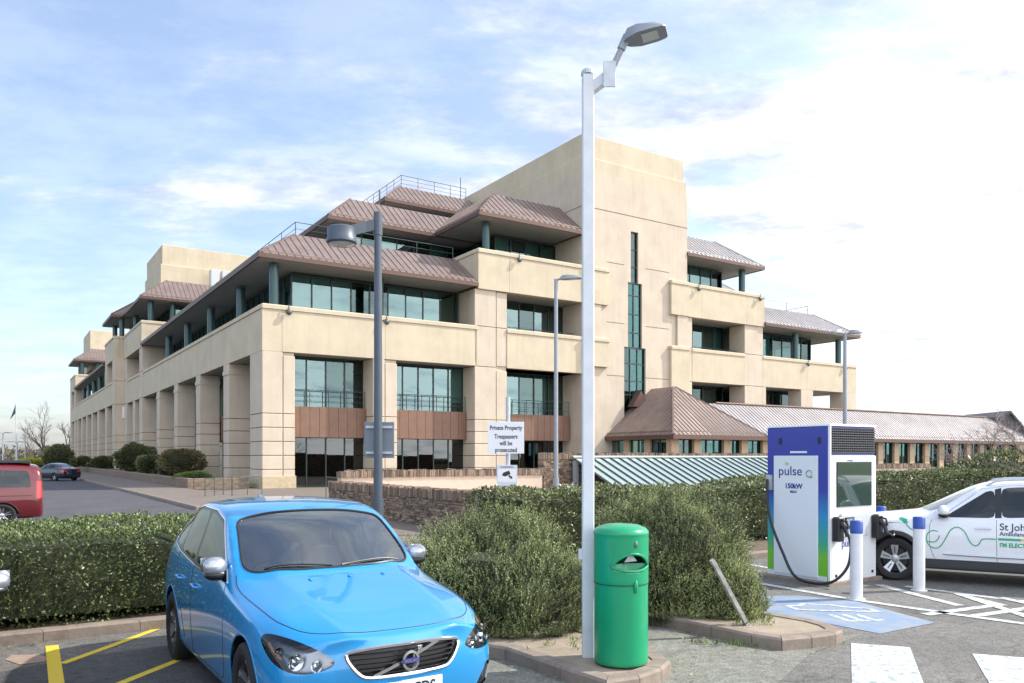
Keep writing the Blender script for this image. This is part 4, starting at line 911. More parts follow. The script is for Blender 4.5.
# ------------------------------------------------------------ street furniture
PALEW = M('chipped_white_paint', (.60, .62, .64), .45, c2=(.70, .72, .74), scale=6, bump=.15, bscale=20)
LG = M('lamp_grey_paint', (.30, .32, .35), .45, .3, var=.08); DG = M('dark_grey_paint', (.075, .095, .12), .45, .2, var=.08); LENS = M('lamp_lens', (.65, .67, .66), .2, coat=.5)
GALV = M('galvanised_steel', (.48, .51, .54), .45, .4, var=.12, scale=9)
# near white lamp post
b0 = G(588, 655, .125); t = empty('lamp_post', b0, label='tall square white lamp post beside the green litter bin with a flat tilted lamp head', cat='lamp post')
tz = 5.32 - .125
mb = MB(); mb.cbox(-.052, .052, -.052, .052, -.02, tz, .008); mb.build('post', PALEW, t)
mb = MB(); mb.lathe([(0, tz), (.062, tz + .001), (.062, tz + .03), (.045, tz + .05), (0, tz + .052)], 16); mb.build('cap', GALV, t)
mb = MB(); mb.bar((.02, 0, tz - .13), (.18, -.05, tz - .03), .075, .085); mb.build('bracket', PALEW, t)
mb = MB(); mb.cbox(.125, .235, -.11, -.098, tz - .15, tz + .08, .003); mb.build('clamp_plate', GALV, t)
mb = MB(); mb.tube([(.175, -.05, tz - .04), (.31, -.09, tz + .24)], .028, 10); mb.tube([(.285, -.085, tz + .19), (.335, -.10, tz + .30)], .038, 10); mb.build('arm', LG, t)
# lamp head: tapering tray
def lamp_head(parent, org, fwd, L_, W_, H_, mat=LG):
    f = Vector(fwd).normalized(); s = f.cross(Vector((0, 0, 1))).normalized(); u = s.cross(f).normalized(); o = Vector(org)
    P = lambda a, b, c: o + f * a + s * b + u * c
    mb = MB(); secs = [(0, .35, .55, 0), (.12, .7, 1, 0), (.35, 1, 1, .0), (.75, 1, .75, .0), (.93, .9, .45, .05), (1.0, .72, .22, .1)]
    vs = []
    for (a, w_, h_, l) in secs:
        for (x, z) in ((-1, 0), (-1, .35), (-.62, 1), (.62, 1), (1, .35), (1, 0)): vs.append(P(a * L_, x * w_ * W_ / 2, (l * .3 + z * h_) * H_))
    fs = [tuple(range(5, -1, -1)), tuple(range(30, 36))] + [(i * 6 + k, i * 6 + (k + 1) % 6, (i + 1) * 6 + (k + 1) % 6, (i + 1) * 6 + k) for i in range(5) for k in range(6)]
    mb.add(vs, fs); b = mb.build('lamp_head', mat, parent, smooth=50)
    mb = MB(); mb.add([P(L_ * .42, -W_ * .3, -.004), P(L_ * .8, -W_ * .3, -.002), P(L_ * .8, W_ * .3, -.002), P(L_ * .42, W_ * .3, -.004)], [(0, 1, 2, 3)]); mb.build('lens', LENS, b)
lamp_head(t, (.315, -.10, tz + .235), (.92, -.30, .12), .37, .25, .10)
mb = MB(); mb.box(-.085, -.053, -.03, .03, .86, .95); mb.build('cable_box', PALEW, t)

# litter bin
GR = M('green_plastic', (.004, .29, .125), .30, var=.05, scale=3, coat=.25, bump=.03, bscale=4); GRD = M('bin_inside', (.004, .05, .03), .7)
bp_ = G(621, 662, .125); bn = empty('litter_bin', bp_, R(8), label='round green litter bin with a domed lid standing on the kerbed island', cat='litter bin')
RB = .232; HB = 1.20
def bin_body():
    bm = bmesh.new(); n = 72; zs = [0, .012, .03] + [z for z in np.arange(.07, HB - .07, .03)] + [HB - .062]
    prof = [(RB - .025, 0), (RB - .004, .012), (RB, .03)] + [(RB + .0 + (.004 if z > .70 else 0), z) for z in np.arange(.07, HB - .1, .02)]
    prof += [(RB + .006, HB - .088), (RB + .008, HB - .080), (RB + .004, HB - .06), (RB - .02, HB - .035), (RB - .08, HB - .010), (.06, HB), (0.001, HB + .001)]
    cs = []
    for k in range(n):
        a = 2 * math.pi * k / n; cs.append([bm.verts.new((r_ * math.cos(a), r_ * math.sin(a), z)) for r_, z in prof])
    for k in range(n):
        j = (k + 1) % n
        for i in range(len(prof) - 1): bm.faces.new((cs[k][i], cs[j][i], cs[j][i + 1], cs[k][i + 1]))
    # opening: lens shaped, centred at angle -62deg towards the camera right, z .83-.95
    ac = math.radians(-79)
    dl = []
    for f in bm.faces:
        c = f.calc_center_median()
        if c.z > HB - .15 or c.z < .7: continue
        a = (math.atan2(c.y, c.x) - ac + math.pi) % (2 * math.pi) - math.pi; u = a / .80
        if abs(u) < 1:
            zl = .815 + .035 * u * u; zt_ = .845 + .115 * (1 - u * u) ** .8
            if zl < c.z < zt_: dl.append(f)
    bmesh.ops.delete(bm, geom=dl, context='FACES')
    # pull boundary verts to the lens curve
    for v in bm.verts:
        if v.is_boundary and .7 < v.co.z < HB - .1:
            a = (math.atan2(v.co.y, v.co.x) - ac + math.pi) % (2 * math.pi) - math.pi; u = max(-1, min(1, a / .80)); zl = .815 + .035 * u * u; zt_ = .845 + .115 * max(0, (1 - u * u)) ** .8
            v.co.z = zl if abs(v.co.z - zl) < abs(v.co.z - zt_) else zt_
    for f in bm.faces: f.smooth = True
    me = bpy.data.meshes.new('body'); bm.to_mesh(me); me.materials.append(GR); me.set_sharp_from_angle(angle=R(50)); o = bpy.data.objects.new('body', me); col.objects.link(o); o.parent = bn
    m_ = o.modifiers.new('s', 'SOLIDIFY'); m_.thickness = .006; m_.offset = -1
bin_body()
def cyl(a, r_, z): return Vector((r_ * math.cos(a), r_ * math.sin(a), z))
ac = math.radians(-79)
mb = MB(); vs = []; 
for i in range(13):
    a = ac + (-.80 + 1.6 * i / 12); u = (-1 + 2 * i / 12); vs += [cyl(a, RB + .004, .815 + .035 * u * u), cyl(a, RB - .10 * (1 - u * u) - .008, .80 + .035 * u * u), cyl(a, RB - .12 * (1 - u * u) - .008, .87)]
mb.add(vs, [(i * 3 + k, (i + 1) * 3 + k, (i + 1) * 3 + k + 1, i * 3 + k + 1) for i in range(12) for k in range(2)]); mb.build('opening_tray', GR, bn, smooth=True)
mb = MB(); rim = []
for i in range(33):
    u = -1 + 2 * i / 32; rim.append(cyl(ac + .80 * u, RB + .003, .815 + .035 * u * u))
for i in range(31, 0, -1):
    u = -1 + 2 * i / 32; rim.append(cyl(ac + .80 * u, RB + .003, .845 + .115 * (1 - u * u) ** .8))
mb.tube(rim + [rim[0]], .011, 8, cap=False); mb.build('opening_rim', GR, bn, smooth=True)
mb = MB(); mb.lathe([(0, .62), (RB - .02, .62), (RB - .02, 1.08), (0, 1.08)], 32); 
mb2 = MB(); 
mb2.lathe([(RB - .13, .7), (RB - .13, 1.1)], 32); mb2.build('inner_shell', GRD, bn)
mb = MB(); mb.lathe([(RB + .0045, .700), (RB + .006, .696), (RB + .0045, .692)], 72); mb.build('lid_seam', GRD, bn)
mb = MB(); p = cyl(ac + .08, RB + .006, 0); rt = Vector((-math.sin(ac + .08), math.cos(ac + .08), 0))
mb.ell((p.x, p.y, .685), .020, .02, .055, 12, 8); mb.build('latch', GR, bn, smooth=True)
mb = MB(); mb.ell((p.x, p.y, 1.04), .018, .014, .03, 12, 8); mb.build('lock', M('lock_grey', (.12, .22, .17), .4, .5), bn, smooth=True)
mb = MB(); q = cyl(ac + .05, RB - .06, 0); mb.extr([q + Vector((-.06, 0, .885)), q + Vector((.05, 0, .895)), q + Vector((.02, .0, .935)), q + Vector((-.02, 0, .945))], Vector((0, .02, 0))); mb.build('stub_plate', GALV, bn)

# dark post with drum lantern and a sign seen from behind
p = D(378, 460, 13.5); p.z = 0; t = empty('lamp_post', p, label='dark grey lamp post with a round drum lantern behind the blue car', cat='lamp post')
zt_ = 1.9 + (457 - 215) / F * 13.5
mb = MB(); mb.tube([(0, 0, 0), (0, 0, 1.2)], .095, 16); mb.tube([(0, 0, 1.2), (0, 0, zt_)], [.078, .062], 16); mb.build('post', DG, t, smooth=True)
mb = MB(); mb.bar((.0, 0, zt_ - .15), (-.46, -.22, zt_ - .34), .05, .17); mb.tube([(0, 0, zt_ - .35), (0, 0, zt_ + .04)], .075, 14); mb.build('arm', DG, t)
mb = MB(); zl = zt_ - .50; mb.lathe([(0, zl + .22), (.20, zl + .22), (.235, zl + .19), (.235, zl + .04), (.25, zl + .02), (.25, zl - .04), (.22, zl - .07)], 28, c=(-.56, -.26, 0)); mb.build('lantern', DG, t, smooth=40)
mb = MB(); mb.lathe([(.22, zl - .065), (.15, zl - .09), (0, zl - .10)], 28, c=(-.56, -.26, 0)); mb.build('lens', LENS, t, smooth=True)
p2 = D(379, 440, 13.68); sg = empty('traffic_sign', p2, R(4), label='plain grey back of a traffic sign clipped on the dark lamp post', cat='sign')
mb = MB(); mb.cbox(-.25, .26, -.012, .012, -.31, .31, .006); mb.build('panel', M('sign_back_grey', (.17, .20, .235), .5, .2), sg)
mb = MB(); mb.box(-.22, .23, -.05, -.014, .20, .24); mb.box(-.22, .23, -.05, -.014, -.24, -.20); mb.build('rail', GALV, sg)
# slim pole behind the bush
def slim(x, Y, ytop, hd, label, base=True, double=False, r_=.065):
    p = D(x, 460, Y); p.z = 0; t = empty('lamp_post', p, label=label, cat='lamp post'); h = 1.9 + (457 - ytop) / F * Y
    mb = MB(); mb.tube([(0, 0, 0), (0, 0, 1.3)], r_ * 1.35, 12); mb.tube([(0, 0, 1.3), (0, 0, h)], [r_, r_ * .8], 12); mb.build('post', LG if Y < 60 else GALV, t, smooth=True)
    for s_ in ((1, -1) if double else (1,)):
        mb = MB(); mb.tube([(0, 0, h - .03), (.15 * s_, -.03, h)], .03, 8); mb.build('arm', LG, t); lamp_head(t, (.12 * s_, -.03, h - .03), (1 * s_, -.2, .02), hd, .28, .12)
    return t
slim(556, 23.0, 279, .62, 'slim light grey lamp post with a single head right of the security sign')
slim(845, 26.0, 333, .40, 'lamp post with twin heads rising behind the charging unit', double=True, r_=.07)
for (x, Y, yt, lb, dbl) in ((17, 95, 442, 'far lamp post with twin heads above the red van roof', True), (62, 130, 445, 'far twin headed lamp post beyond the dark car', True), (3, 80, 433, 'far lamp post at the left edge of the picture', True), (25, 140, 429, 'tall thin far lamp post right of the flag pole', False)):
    slim(x, Y, yt, 1.1, lb, double=dbl, r_=.09)
p = D(16, 460, 120); p.z = 0; t = empty('flag_pole', p, label='far thin flag pole with a furled dark green flag', cat='flag pole'); h = 1.9 + (457 - 402) / F * 120
mb = MB(); mb.tube([(0, 0, 0), (0, 0, h)], .07, 6); mb.build('pole', PALEW, t)
mb = MB()
mb.extr([(0.0, 0, h - .1), (.0, 0, h - 1.6), (-.9, 0, h - 2.6), (-.35, 0, h - 1.2)], (0, .04, 0)); mb.build('flag', M('flag_green', (.05, .12, .10), .8), t)

# security sign
BLK = M('black_lettering', (.02, .02, .025), .6); SW = M('sign_white', (.80, .81, .82), .45, var=.03)
Ys = 20.0; p = D(508, 460, Ys); p.z = 0; t = empty('security_sign', p, label='white private property sign above a small camera notice on one grey pole', cat='sign'); px = Ys / F
mb = MB(); mb.tube([(0, 0, 0), (0, 0, 1.9 + 60 * px)], .055, 12); mb.build('post', GALV, t, smooth=True)
z0 = 1.9 + (457 - 453.5) * px; z1 = 1.9 + (457 - 422) * px; xc = (506 - 508) * px
mb = MB(); mb.cbox(xc - 18 * px, xc + 18 * px, -.10, -.08, z0, z1, .004); sgn = mb.build('sign_board', SW, t)
for i, (ln, sz) in enumerate((('Private Property', .118), ('Trespassers', .118), ('will be', .118), ('prosecuted', .118))):
    text(ln, .155, BLK, sgn, frame((xc, -.102, z1 - .20 - i * .168 - (.05 if i else 0)), (1, 0, 0), (0, 0, 1)), bold=.0035, sx=.78)
z0 = 1.9 + (457 - 492.5) * px; z1 = 1.9 + (457 - 465) * px; xc = (507 - 508) * px
mb = MB(); mb.cbox(xc - 10.2 * px, xc + 10.2 * px, -.10, -.08, z0, z1, .004); sg2 = mb.build('camera_notice', M('notice_grey', (.60, .66, .72), .45), t)
mb = MB(); mb.box(xc - 9 * px, xc + 9 * px, -.1035, -.1005, z1 - 17 * px, z1 - 4 * px); mb.build('notice_field', SW, sg2)
mb = MB(); c = Vector((xc, -.107, z1 - 9.5 * px)); mb.extr([c + Vector(q) for q in ((-.13, 0, -.02), (-.09, 0, .05), (.05, 0, .10), (.09, 0, .02), (-.04, 0, -.05))], (0, .003, 0)); mb.extr([c + Vector(q) for q in ((.03, 0, -.03), (.07, 0, .0), (.10, 0, -.05), (.13, 0, -.03), (.13, 0, -.11), (.08, 0, -.09), (.05, 0, -.06))], (0, .003, 0)); mb.build('camera_symbol', BLK, sg2)
text('WARNING', .07, BLK, sg2, frame((xc, -.102, z1 - .075), (1, 0, 0), (0, 0, 1))); text('CCTV in operation', .055, BLK, sg2, frame((xc, -.102, z0 + .13), (1, 0, 0), (0, 0, 1)), sx=.9)

# handrails near the corner and at the ramp wall
t = empty('hand_rail', G(205, 499), label='dark metal hand rail at the end of the planter below the corner pier', cat='hand rail')
q1 = G(232, 496) - t.location; q2 = G(262, 494) - t.location
railing([(0, 0, 0), tuple(q1), tuple(q2)], .92, 3, 1.0, parent=t, name='rail', mat=RAILM, r=.02)
t = empty('hand_rail', G(326, 501.5), label='short metal hand rail where the ramp wall curves in', cat='hand rail')
q1 = D(352, 500, 31) - t.location; q1.z = 0; railing([(0, 0, 0), tuple(q1)], 1.05, 1, 1.5, parent=t, name='rail', mat=RAILM, r=.02)

# leaning white post on the island
a = G(748, 624, .125); bq = D(712, 560, a.y - .05); t = empty('leaning_post', a, label='short leaning white wooden post at the tip of the planted island', cat='post')
mb = MB(); mb.bar((0, 0, -.03), tuple(bq - a), .075, .04); mb.build('post', M('peeling_white', (.30, .27, .22), .9, c2=(.58, .57, .53), scale=14, bump=.6), t)

# bollards
BOLW = M('bollard_white', (.62, .62, .63), .5, c2=(.70, .70, .71), scale=5); BLUE = M('blue_cap', (.02, .07, .32), .4)
def bollard(x, y, label, h=1.05):
    t = empty('bollard', G(x, y), label=label, cat='bollard', group='white bollards guarding the charging unit'); r_ = .078
    mb = MB(); mb.lathe([(.0, 0), (.11, .0), (.11, .012), (r_, .014), (r_, h - .17)], 24); mb.build('post', BOLW, t, smooth=50)
    mb = MB(); mb.lathe([(r_ + .003, h - .17), (r_ + .004, h - .012), (r_ - .01, h), (0, h + .001)], 24); mb.build('cap', BLUE, t, smooth=50)
bollard(856.5, 599, 'white bollard with blue cap directly in front of the charging unit'); bollard(919, 590.5, 'white bollard with blue cap in front of the white car door')
bollard(881, 567, 'white bollard mostly hidden behind the charging unit and the car bonnet')

# ------------------------------------------------------------ charging unit
CW = M('charger_white', (.72, .76, .79), .35, coat=.3); CWR = M('charger_front_white', (.78, .79, .80), .35, coat=.3); CB = M('charger_blue', (.025, .04, .33), .35, coat=.3); BK = M('black_plastic', (.015, .015, .018), .45)
SCRN = M('screen_glass', (.02, .045, .03), .06, coat=1.0); PURP = M('logo_blue', (.03, .03, .22), .5); LGN = M('logo_green', (.10, .45, .12), .5)
def grad_mat(name, stops, z0, z1):
    m = bpy.data.materials.new(name); m.use_nodes = True; t_ = m.node_tree; b = t_.nodes['Principled BSDF']; b.inputs['Roughness'].default_value = .35; b.inputs['Coat Weight'].default_value = .3
    tc_ = t_.nodes.new('ShaderNodeTexCoord'); sp = t_.nodes.new('ShaderNodeSeparateXYZ'); mr_ = t_.nodes.new('ShaderNodeMapRange'); rp = t_.nodes.new('ShaderNodeValToRGB')
    t_.links.new(tc_.outputs['Object'], sp.inputs[0]); t_.links.new(sp.outputs[2], mr_.inputs[0]); mr_.inputs[1].default_value = z0; mr_.inputs[2].default_value = z1; t_.links.new(mr_.outputs[0], rp.inputs[0]); t_.links.new(rp.outputs[0], b.inputs['Base Color'])
    while len(rp.color_ramp.elements) < len(stops): rp.color_ramp.elements.new(.5)
    for e, (p_, c_) in zip(rp.color_ramp.elements, stops): e.position = p_; e.color = (*c_, 1)
    return m
GRAD = grad_mat('blue_green_wrap', [(0, (.16, .50, .03)), (.16, (.16, .50, .03)), (.26, (.03, .38, .20)), (.48, (.02, .26, .52)), (.68, (.03, .05, .36)), (1, (.025, .04, .33))], .1, 2.0)
cp = G(828, 586); chg = empty('charging_unit', cp, UA, label='tall blue and white rapid charging unit with a screen and hanging black cables', cat='charging unit')
CWd, CDp, CHt = 1.17, 1.10, 2.36       # width of right face, depth of left face
mb = MB(); mb.cbox(-.07, CWd + .1, -.07, CDp + .08, 0, .055, .01); mb.build('plinth', KERB, chg)
mb = MB(); mb.cbox(0, CWd, 0, CDp, .055, CHt, .012); mb.build('cabinet', GRAD, chg)
mb = MB(); mb.cbox(-.03, -.003, .16, CDp - .15, .10, 1.92, .004); mb.build('side_panel', CW, chg)
mb = MB(); mb.box(-.012, -.001, .02, CDp - .02, .06, .13); mb.build('side_base', CW, chg)
mb = MB(); mb.cbox(.035, CWd - .02, -.035, -.003, .058, 1.92, .006); mb.build('front_panel', CWR, chg)
mb = MB(); mb.box(.03, CWd - .02, -.01, -.001, 1.95, 2.33); g = mb.build('vent', BK, chg)
mb = MB()
for k in range(10): mb.box(.04, CWd - .03, -.03, -.011, 1.965 + k * .036, 1.977 + k * .036)
for k in range(23): mb.box(.05 + k * .048, .056 + k * .048, -.022, -.0105, 1.96, 2.32)
mb.build('vent_slats', M('vent_grey', (.10, .10, .105), .5, .4), g)
mb = MB(); mb.cbox(-.005, CWd + .005, -.04, CDp + .003, CHt, CHt + .03, .01); mb.build('top_cover', CWR, chg)
mb = MB(); mb.box(.0, .028, -.035, -.001, .07, 2.36); mb.build('corner_trim', CWR, chg)
mb = MB(); mb.cbox(.15, 1.02, -.05, -.036, 1.16, 1.83, .01); s_ = mb.build('screen', SCRN, chg)
mb = MB(); mb.cbox(.22, .95, -.07, -.036, .72, 1.06, .02); mb.build('reader_housing', M('housing_grey', (.55, .57, .60), .4), chg)
mb = MB(); mb.box(.30, .52, -.085, -.071, .83, 1.0); mb.build('card_reader', BK, chg); mb = MB(); mb.box(.33, .49, -.088, -.0855, .88, .98); mb.build('reader_display', M('reader_lcd', (.28, .34, .36), .2), chg)
mb = MB(); mb.lathe([(0, -.088), (.035, -.085), (.035, -.071)], 16, axis='y', c=(.66, 0, .92)); mb.build('button', CWR, chg)
def holster(x, name='plug_holster'):
    mb = MB(); mb.cbox(x - .07, x + .07, -.16, -.036, .66, 1.02, .02); h_ = mb.build(name, BK, chg)
    mb = MB(); mb.tube([(x, -.16, .92), (x, -.22, .86), (x, -.25, .74)], [.045, .035, .028], 10); mb.tube([(x, -.14, .98), (x, -.24, .96), (x, -.27, .86)], .016, 8); mb.build('plug', BK, h_, smooth=True)
holster(.10); holster(CWd - .09)
# cable: long loop from the left side round to the near plug
def spline(pts, m=10):
    P = [Vector(p) for p in pts]; P = [P[0] * 2 - P[1]] + P + [P[-1] * 2 - P[-2]]; o = []
    for i in range(1, len(P) - 2):
        for k in range(m):
            t_ = k / m; o.append(.5 * ((2 * P[i]) + (P[i + 1] - P[i - 1]) * t_ + (2 * P[i - 1] - 5 * P[i] + 4 * P[i + 1] - P[i + 2]) * t_ ** 2 + (3 * P[i] - P[i - 1] - 3 * P[i + 1] + P[i + 2]) * t_ ** 3))
    return o + [P[-2]]
mb = MB(); mb.tube(spline([(-.06, CDp - .05, 1.55), (-.10, CDp - .08, 1.3), (-.16, CDp - .2, .9), (-.2, CDp - .45, .45), (-.22, .42, .12), (-.22, .10, .05), (-.14, -.18, .10), (.0, -.32, .32), (.08, -.32, .62), (.10, -.26, .78)], 8), .021, 10); mb.build('charging_cable', BK, chg, smooth=True)
mb = MB(); mb.tube(spline([(CWd - .09, -.25, .76), (CWd + .0, -.30, .70), (CWd + .14, -.22, .76), (CWd + .4, .1, .80)], 6), .018, 8); mb.build('charging_cable', BK, chg, smooth=True)
mb = MB(); mb.box(-.05, -.001, CDp - .12, CDp - .02, 1.38, 1.62); mb.build('cable_clip', GALV, chg)
for y in (.12, .82):
    mb = MB(); mb.cbox(-.012, -.001, y, y + .05, 2.10, 2.19, .004); mb.build('lock', BK, chg)
mb = MB(); mb.box(-.006, -.001, .36, .66, 1.96, 1.99); mb.build('rating_label', CW, chg)
mb = MB(); mb.box(.10, .16, -.02, -.004, .115, .135) if False else mb.box(.12, .17, -.038, -.0355, .12, .16); mb.box(CWd - .14, CWd - .09, -.038, -.0355, .12, .16); mb.build('vent_hole', BK, chg)
Lf = lambda y, z: frame((-.0315, y, z), (0, -1, 0), (0, 0, 1))
text('bp', .07, LGN, chg, Lf(.70, 1.78), sx=1); text('pulse', .20, PURP, chg, Lf(.64, 1.62), bold=.001, sx=1.05); text('150kW', .105, PURP, chg, Lf(.58, 1.42), bold=.004); text('MAX', .055, PURP, chg, Lf(.58, 1.35), bold=.002)
def swirl(parent, m_, r_):
    mb = MB(); mb.tube([m_ @ Vector((math.cos(a) * r_, math.sin(a) * r_, .002)) for a in np.linspace(.2, 5.2, 14)], r_ * .16, 5); mb.build('logo_swirl', M('logo_grey', (.25, .30, .33), .5), parent)
    mb = MB(); mb.tube([m_ @ Vector((math.cos(a) * r_ * .5 + r_ * .5, math.sin(a) * r_ * .5 - r_ * .7, .002)) for a in np.linspace(-2.5, 1.2, 10)], r_ * .16, 5); mb.build('logo_swirl', LGN, parent)
swirl(chg, Lf(.30, 1.65), .05)
Rf = lambda x, z: frame((x, -.0375, z), (1, 0, 0), (0, 0, 1))
text('pulse', .16, PURP, chg, Rf(.44, .56), bold=.001); text('bp', .06, LGN, chg, Rf(.32, .70)); swirl(chg, Rf(.70, .60), .04); text('CHARGING', .03, PURP, chg, Rf(.48, 1.84))
# ------------------------------------------------------------ vehicles
def paint(name, c, metal=.25, rough=.28):
    return M(name, c, rough, metal, coat=1.0)
TYRE = M('tyre_rubber', (.018, .018, .019), .8, bump=.2, bscale=60); CHROME = M('chrome_trim', (.72, .73, .75), .12, 1.0); RIMS = M('rim_silver', (.50, .51, .53), .25, .8); RIMD = M('rim_dark', (.05, .05, .055), .35, .6)
TRIM = M('black_trim', (.012, .012, .014), .35); GLOSSB = M('gloss_black', (.01, .01, .012), .35); CARG = Mglass('car_glass', (.85, .87, .90), .17); CARGD = Mglass('car_side_glass', (.20, .24, .24), .04, fm=.75)
CLAD = M('dark_cladding', (.045, .048, .052), .65, bump=.1, bscale=80); INT = M('car_interior', (.13, .125, .13), .8); SEATM = M('seat_fabric', (.18, .17, .18), .85); LAMPG = Mglass('lamp_cover', (.96, .97, .98), .0); LAMPIN = M('lamp_bucket', (.34, .35, .37), .30, .9); LED = M('lamp_reflector', (.80, .82, .85), .08, 1.0)
AMBER = M('amber_lens', (.60, .20, .02), .2, coat=1); REDL_ = M('red_lens', (.45, .01, .01), .2, coat=1); PLATE = M('plate_white', (.78, .78, .76), .4)

def cage(st, nose, tail):
    """st: list of stations; each = list of 9 (x,y,z) for the left half, index 0 bottom centre ... 8 top centre. nose/tail: dict row -> (xm, xc) for inner cap columns"""
    V = []; Fc = []; ids = []
    def av(p): V.append(p); return len(V) - 1
    for s_ in st:
        row = {}
        for j, p in enumerate(s_):
            row[(j, 1)] = av(p)
            row[(j, -1)] = row[(j, 1)] if abs(p[1]) < 1e-6 else av((p[0], -p[1], p[2]))
        ids.append(row)
    for i in range(len(st) - 1):
        for j in range(8):
            a, b = ids[i], ids[i + 1]
            Fc.append((a[(j, 1)], a[(j + 1, 1)], b[(j + 1, 1)], b[(j, 1)])); Fc.append((a[(j + 1, -1)], a[(j, -1)], b[(j, -1)], b[(j + 1, -1)]))
    for si, cap, flip in ((0, nose, False), (len(st) - 1, tail, True)):
        r_ = ids[si]; grid = [[r_[(2, 1)], r_[(1, 1)], r_[(0, 1)], r_[(1, -1)], r_[(2, -1)]]]
        for j in (3, 4, 5):
            y1 = st[si][1][1] * .5 + st[si][7][1] * .5; xm, xc = cap[j]; z = st[si][j][2]
            zc = z + cap.get('dz', {}).get(j, 0)
            grid.append([r_[(j, 1)], av((xm, y1, (z + zc) / 2)), av((xc, 0, zc)), av((xm, -y1, (z + zc) / 2)), r_[(j, -1)]])
        grid.append([r_[(6, 1)], r_[(7, 1)], r_[(8, 1)], r_[(7, -1)], r_[(6, -1)]])
        for a in range(4):
            for b in range(4):
                f = (grid[a][b], grid[a][b + 1], grid[a + 1][b + 1], grid[a + 1][b]); Fc.append(f if not flip else f[::-1])
    return V, Fc
def body_bm(st, nose, tail, creases, lv=3):
    V, Fc = cage(st, nose, tail); me = bpy.data.meshes.new('cg'); me.from_pydata(V, [], Fc); bm = bmesh.new(); bm.from_mesh(me); bmesh.ops.recalc_face_normals(bm, faces=bm.faces)
    cl = bm.edges.layers.float.new('crease_edge')
    for e in bm.edges:
        for fn, w_ in creases:
            if fn(e.verts[0].co, e.verts[1].co): e[cl] = max(e[cl], w_)
    bm.to_mesh(me); bm.free(); o = bpy.data.objects.new('cg', me); col.objects.link(o); m_ = o.modifiers.new('s', 'SUBSURF'); m_.levels = lv; m_.render_levels = lv
    bpy.context.view_layer.update(); dg = bpy.context.evaluated_depsgraph_get(); me2 = bpy.data.meshes.new_from_object(o.evaluated_get(dg)); bpy.data.objects.remove(o)
    bm = bmesh.new(); bm.from_mesh(me2)
    return bm
def lerp_st(rows):
    return rows
def chaikin(poly, it=2, q=.25):
    P = [Vector(p) for p in poly]
    for _ in range(it):
        Q = []
        for a in range(len(P)):
            b = P[(a + 1) % len(P)]; 
            if (b - P[a]).length < .012: Q.append(P[a].lerp(b, .5)); continue
            t = min(q, .045 / (b - P[a]).length); Q += [P[a].lerp(b, t), P[a].lerp(b, 1 - t)]
        P = Q
    return [(p.x, p.y) for p in P]
def cut(bm, poly, axes, cond, pad=.03):
    """bisect faces by the convex polygon drawn in the plane of axes; returns faces inside"""
    i, j = axes; k = 3 - i - j; P = [Vector(p) for p in poly]; n = len(P); ar = sum(P[a].x * P[(a + 1) % n].y - P[(a + 1) % n].x * P[a].y for a in range(n))
    if ar < 0: P.reverse()
    x0, x1 = min(p.x for p in P) - pad, max(p.x for p in P) + pad; y0, y1 = min(p.y for p in P) - pad, max(p.y for p in P) + pad
    for a in range(n):
        p, q = P[a], P[(a + 1) % n]; d = (q - p).normalized(); no = [0, 0, 0]; no[i] = d.y; no[j] = -d.x; co = [0, 0, 0]; co[i] = p.x; co[j] = p.y
        fs = [f for f in bm.faces if cond(f.calc_center_median(), f.normal) and any(x0 < v.co[i] < x1 and y0 < v.co[j] < y1 for v in f.verts)]
        ge = set(fs)
        for f in fs: ge.update(f.edges); ge.update(f.verts)
        bmesh.ops.bisect_plane(bm, geom=list(ge), plane_co=co, plane_no=no, dist=1e-5)
    res = []
    for f in bm.faces:
        c = f.calc_center_median()
        if not cond(c, f.normal): continue
        u = Vector((c[i], c[j]))
        if all((P[(a + 1) % n] - P[a]).cross(u - P[a]) > -1e-6 for a in range(n)): res.append(f)
    return res
def take(bm, faces, name, mat, parent, smooth=True, offset=0, thick=0):
    """move faces out of bm into an object of their own"""
    vm = {}; vs = []; fs = []
    for f in faces:
        idx = []
        for v in f.verts:
            if v not in vm: vm[v] = len(vs); vs.append(v.co + v.normal * offset)
            idx.append(vm[v])
        fs.append(idx)
    if not fs: return None
    me = bpy.data.meshes.new(name); me.from_pydata(vs, [], fs); me.materials.append(mat); me.polygons.foreach_set('use_smooth', [smooth] * len(fs)); o = bpy.data.objects.new(name, me); col.objects.link(o); o.parent = parent
    if thick: m_ = o.modifiers.new('t', 'SOLIDIFY'); m_.thickness = thick; m_.offset = -1
    return o
def drop(bm, faces): bmesh.ops.delete(bm, geom=faces, context='FACES')
def proj(bvh, pts, axes, side=1, off=0.0, far=3):
    """project 2d points on the body along the third axis"""
    i, j = axes; k = 3 - i - j; o_ = []
    for p in pts:
        s_ = [0, 0, 0]; s_[i] = p[0]; s_[j] = p[1]; s_[k] = far * side; d = [0, 0, 0]; d[k] = -side
        h, nn, *_ = bvh.ray_cast(Vector(s_), Vector(d))
        if h is not None: o_.append(h + nn * off)
    return o_
def dense(pts, m=8, closed=False):
    P = [Vector(p) for p in pts]; 
    if closed: P.append(P[0])
    o_ = []
    for a in range(len(P) - 1): o_ += [P[a].lerp(P[a + 1], t / m) for t in range(m)]
    return o_ + [P[-1]]
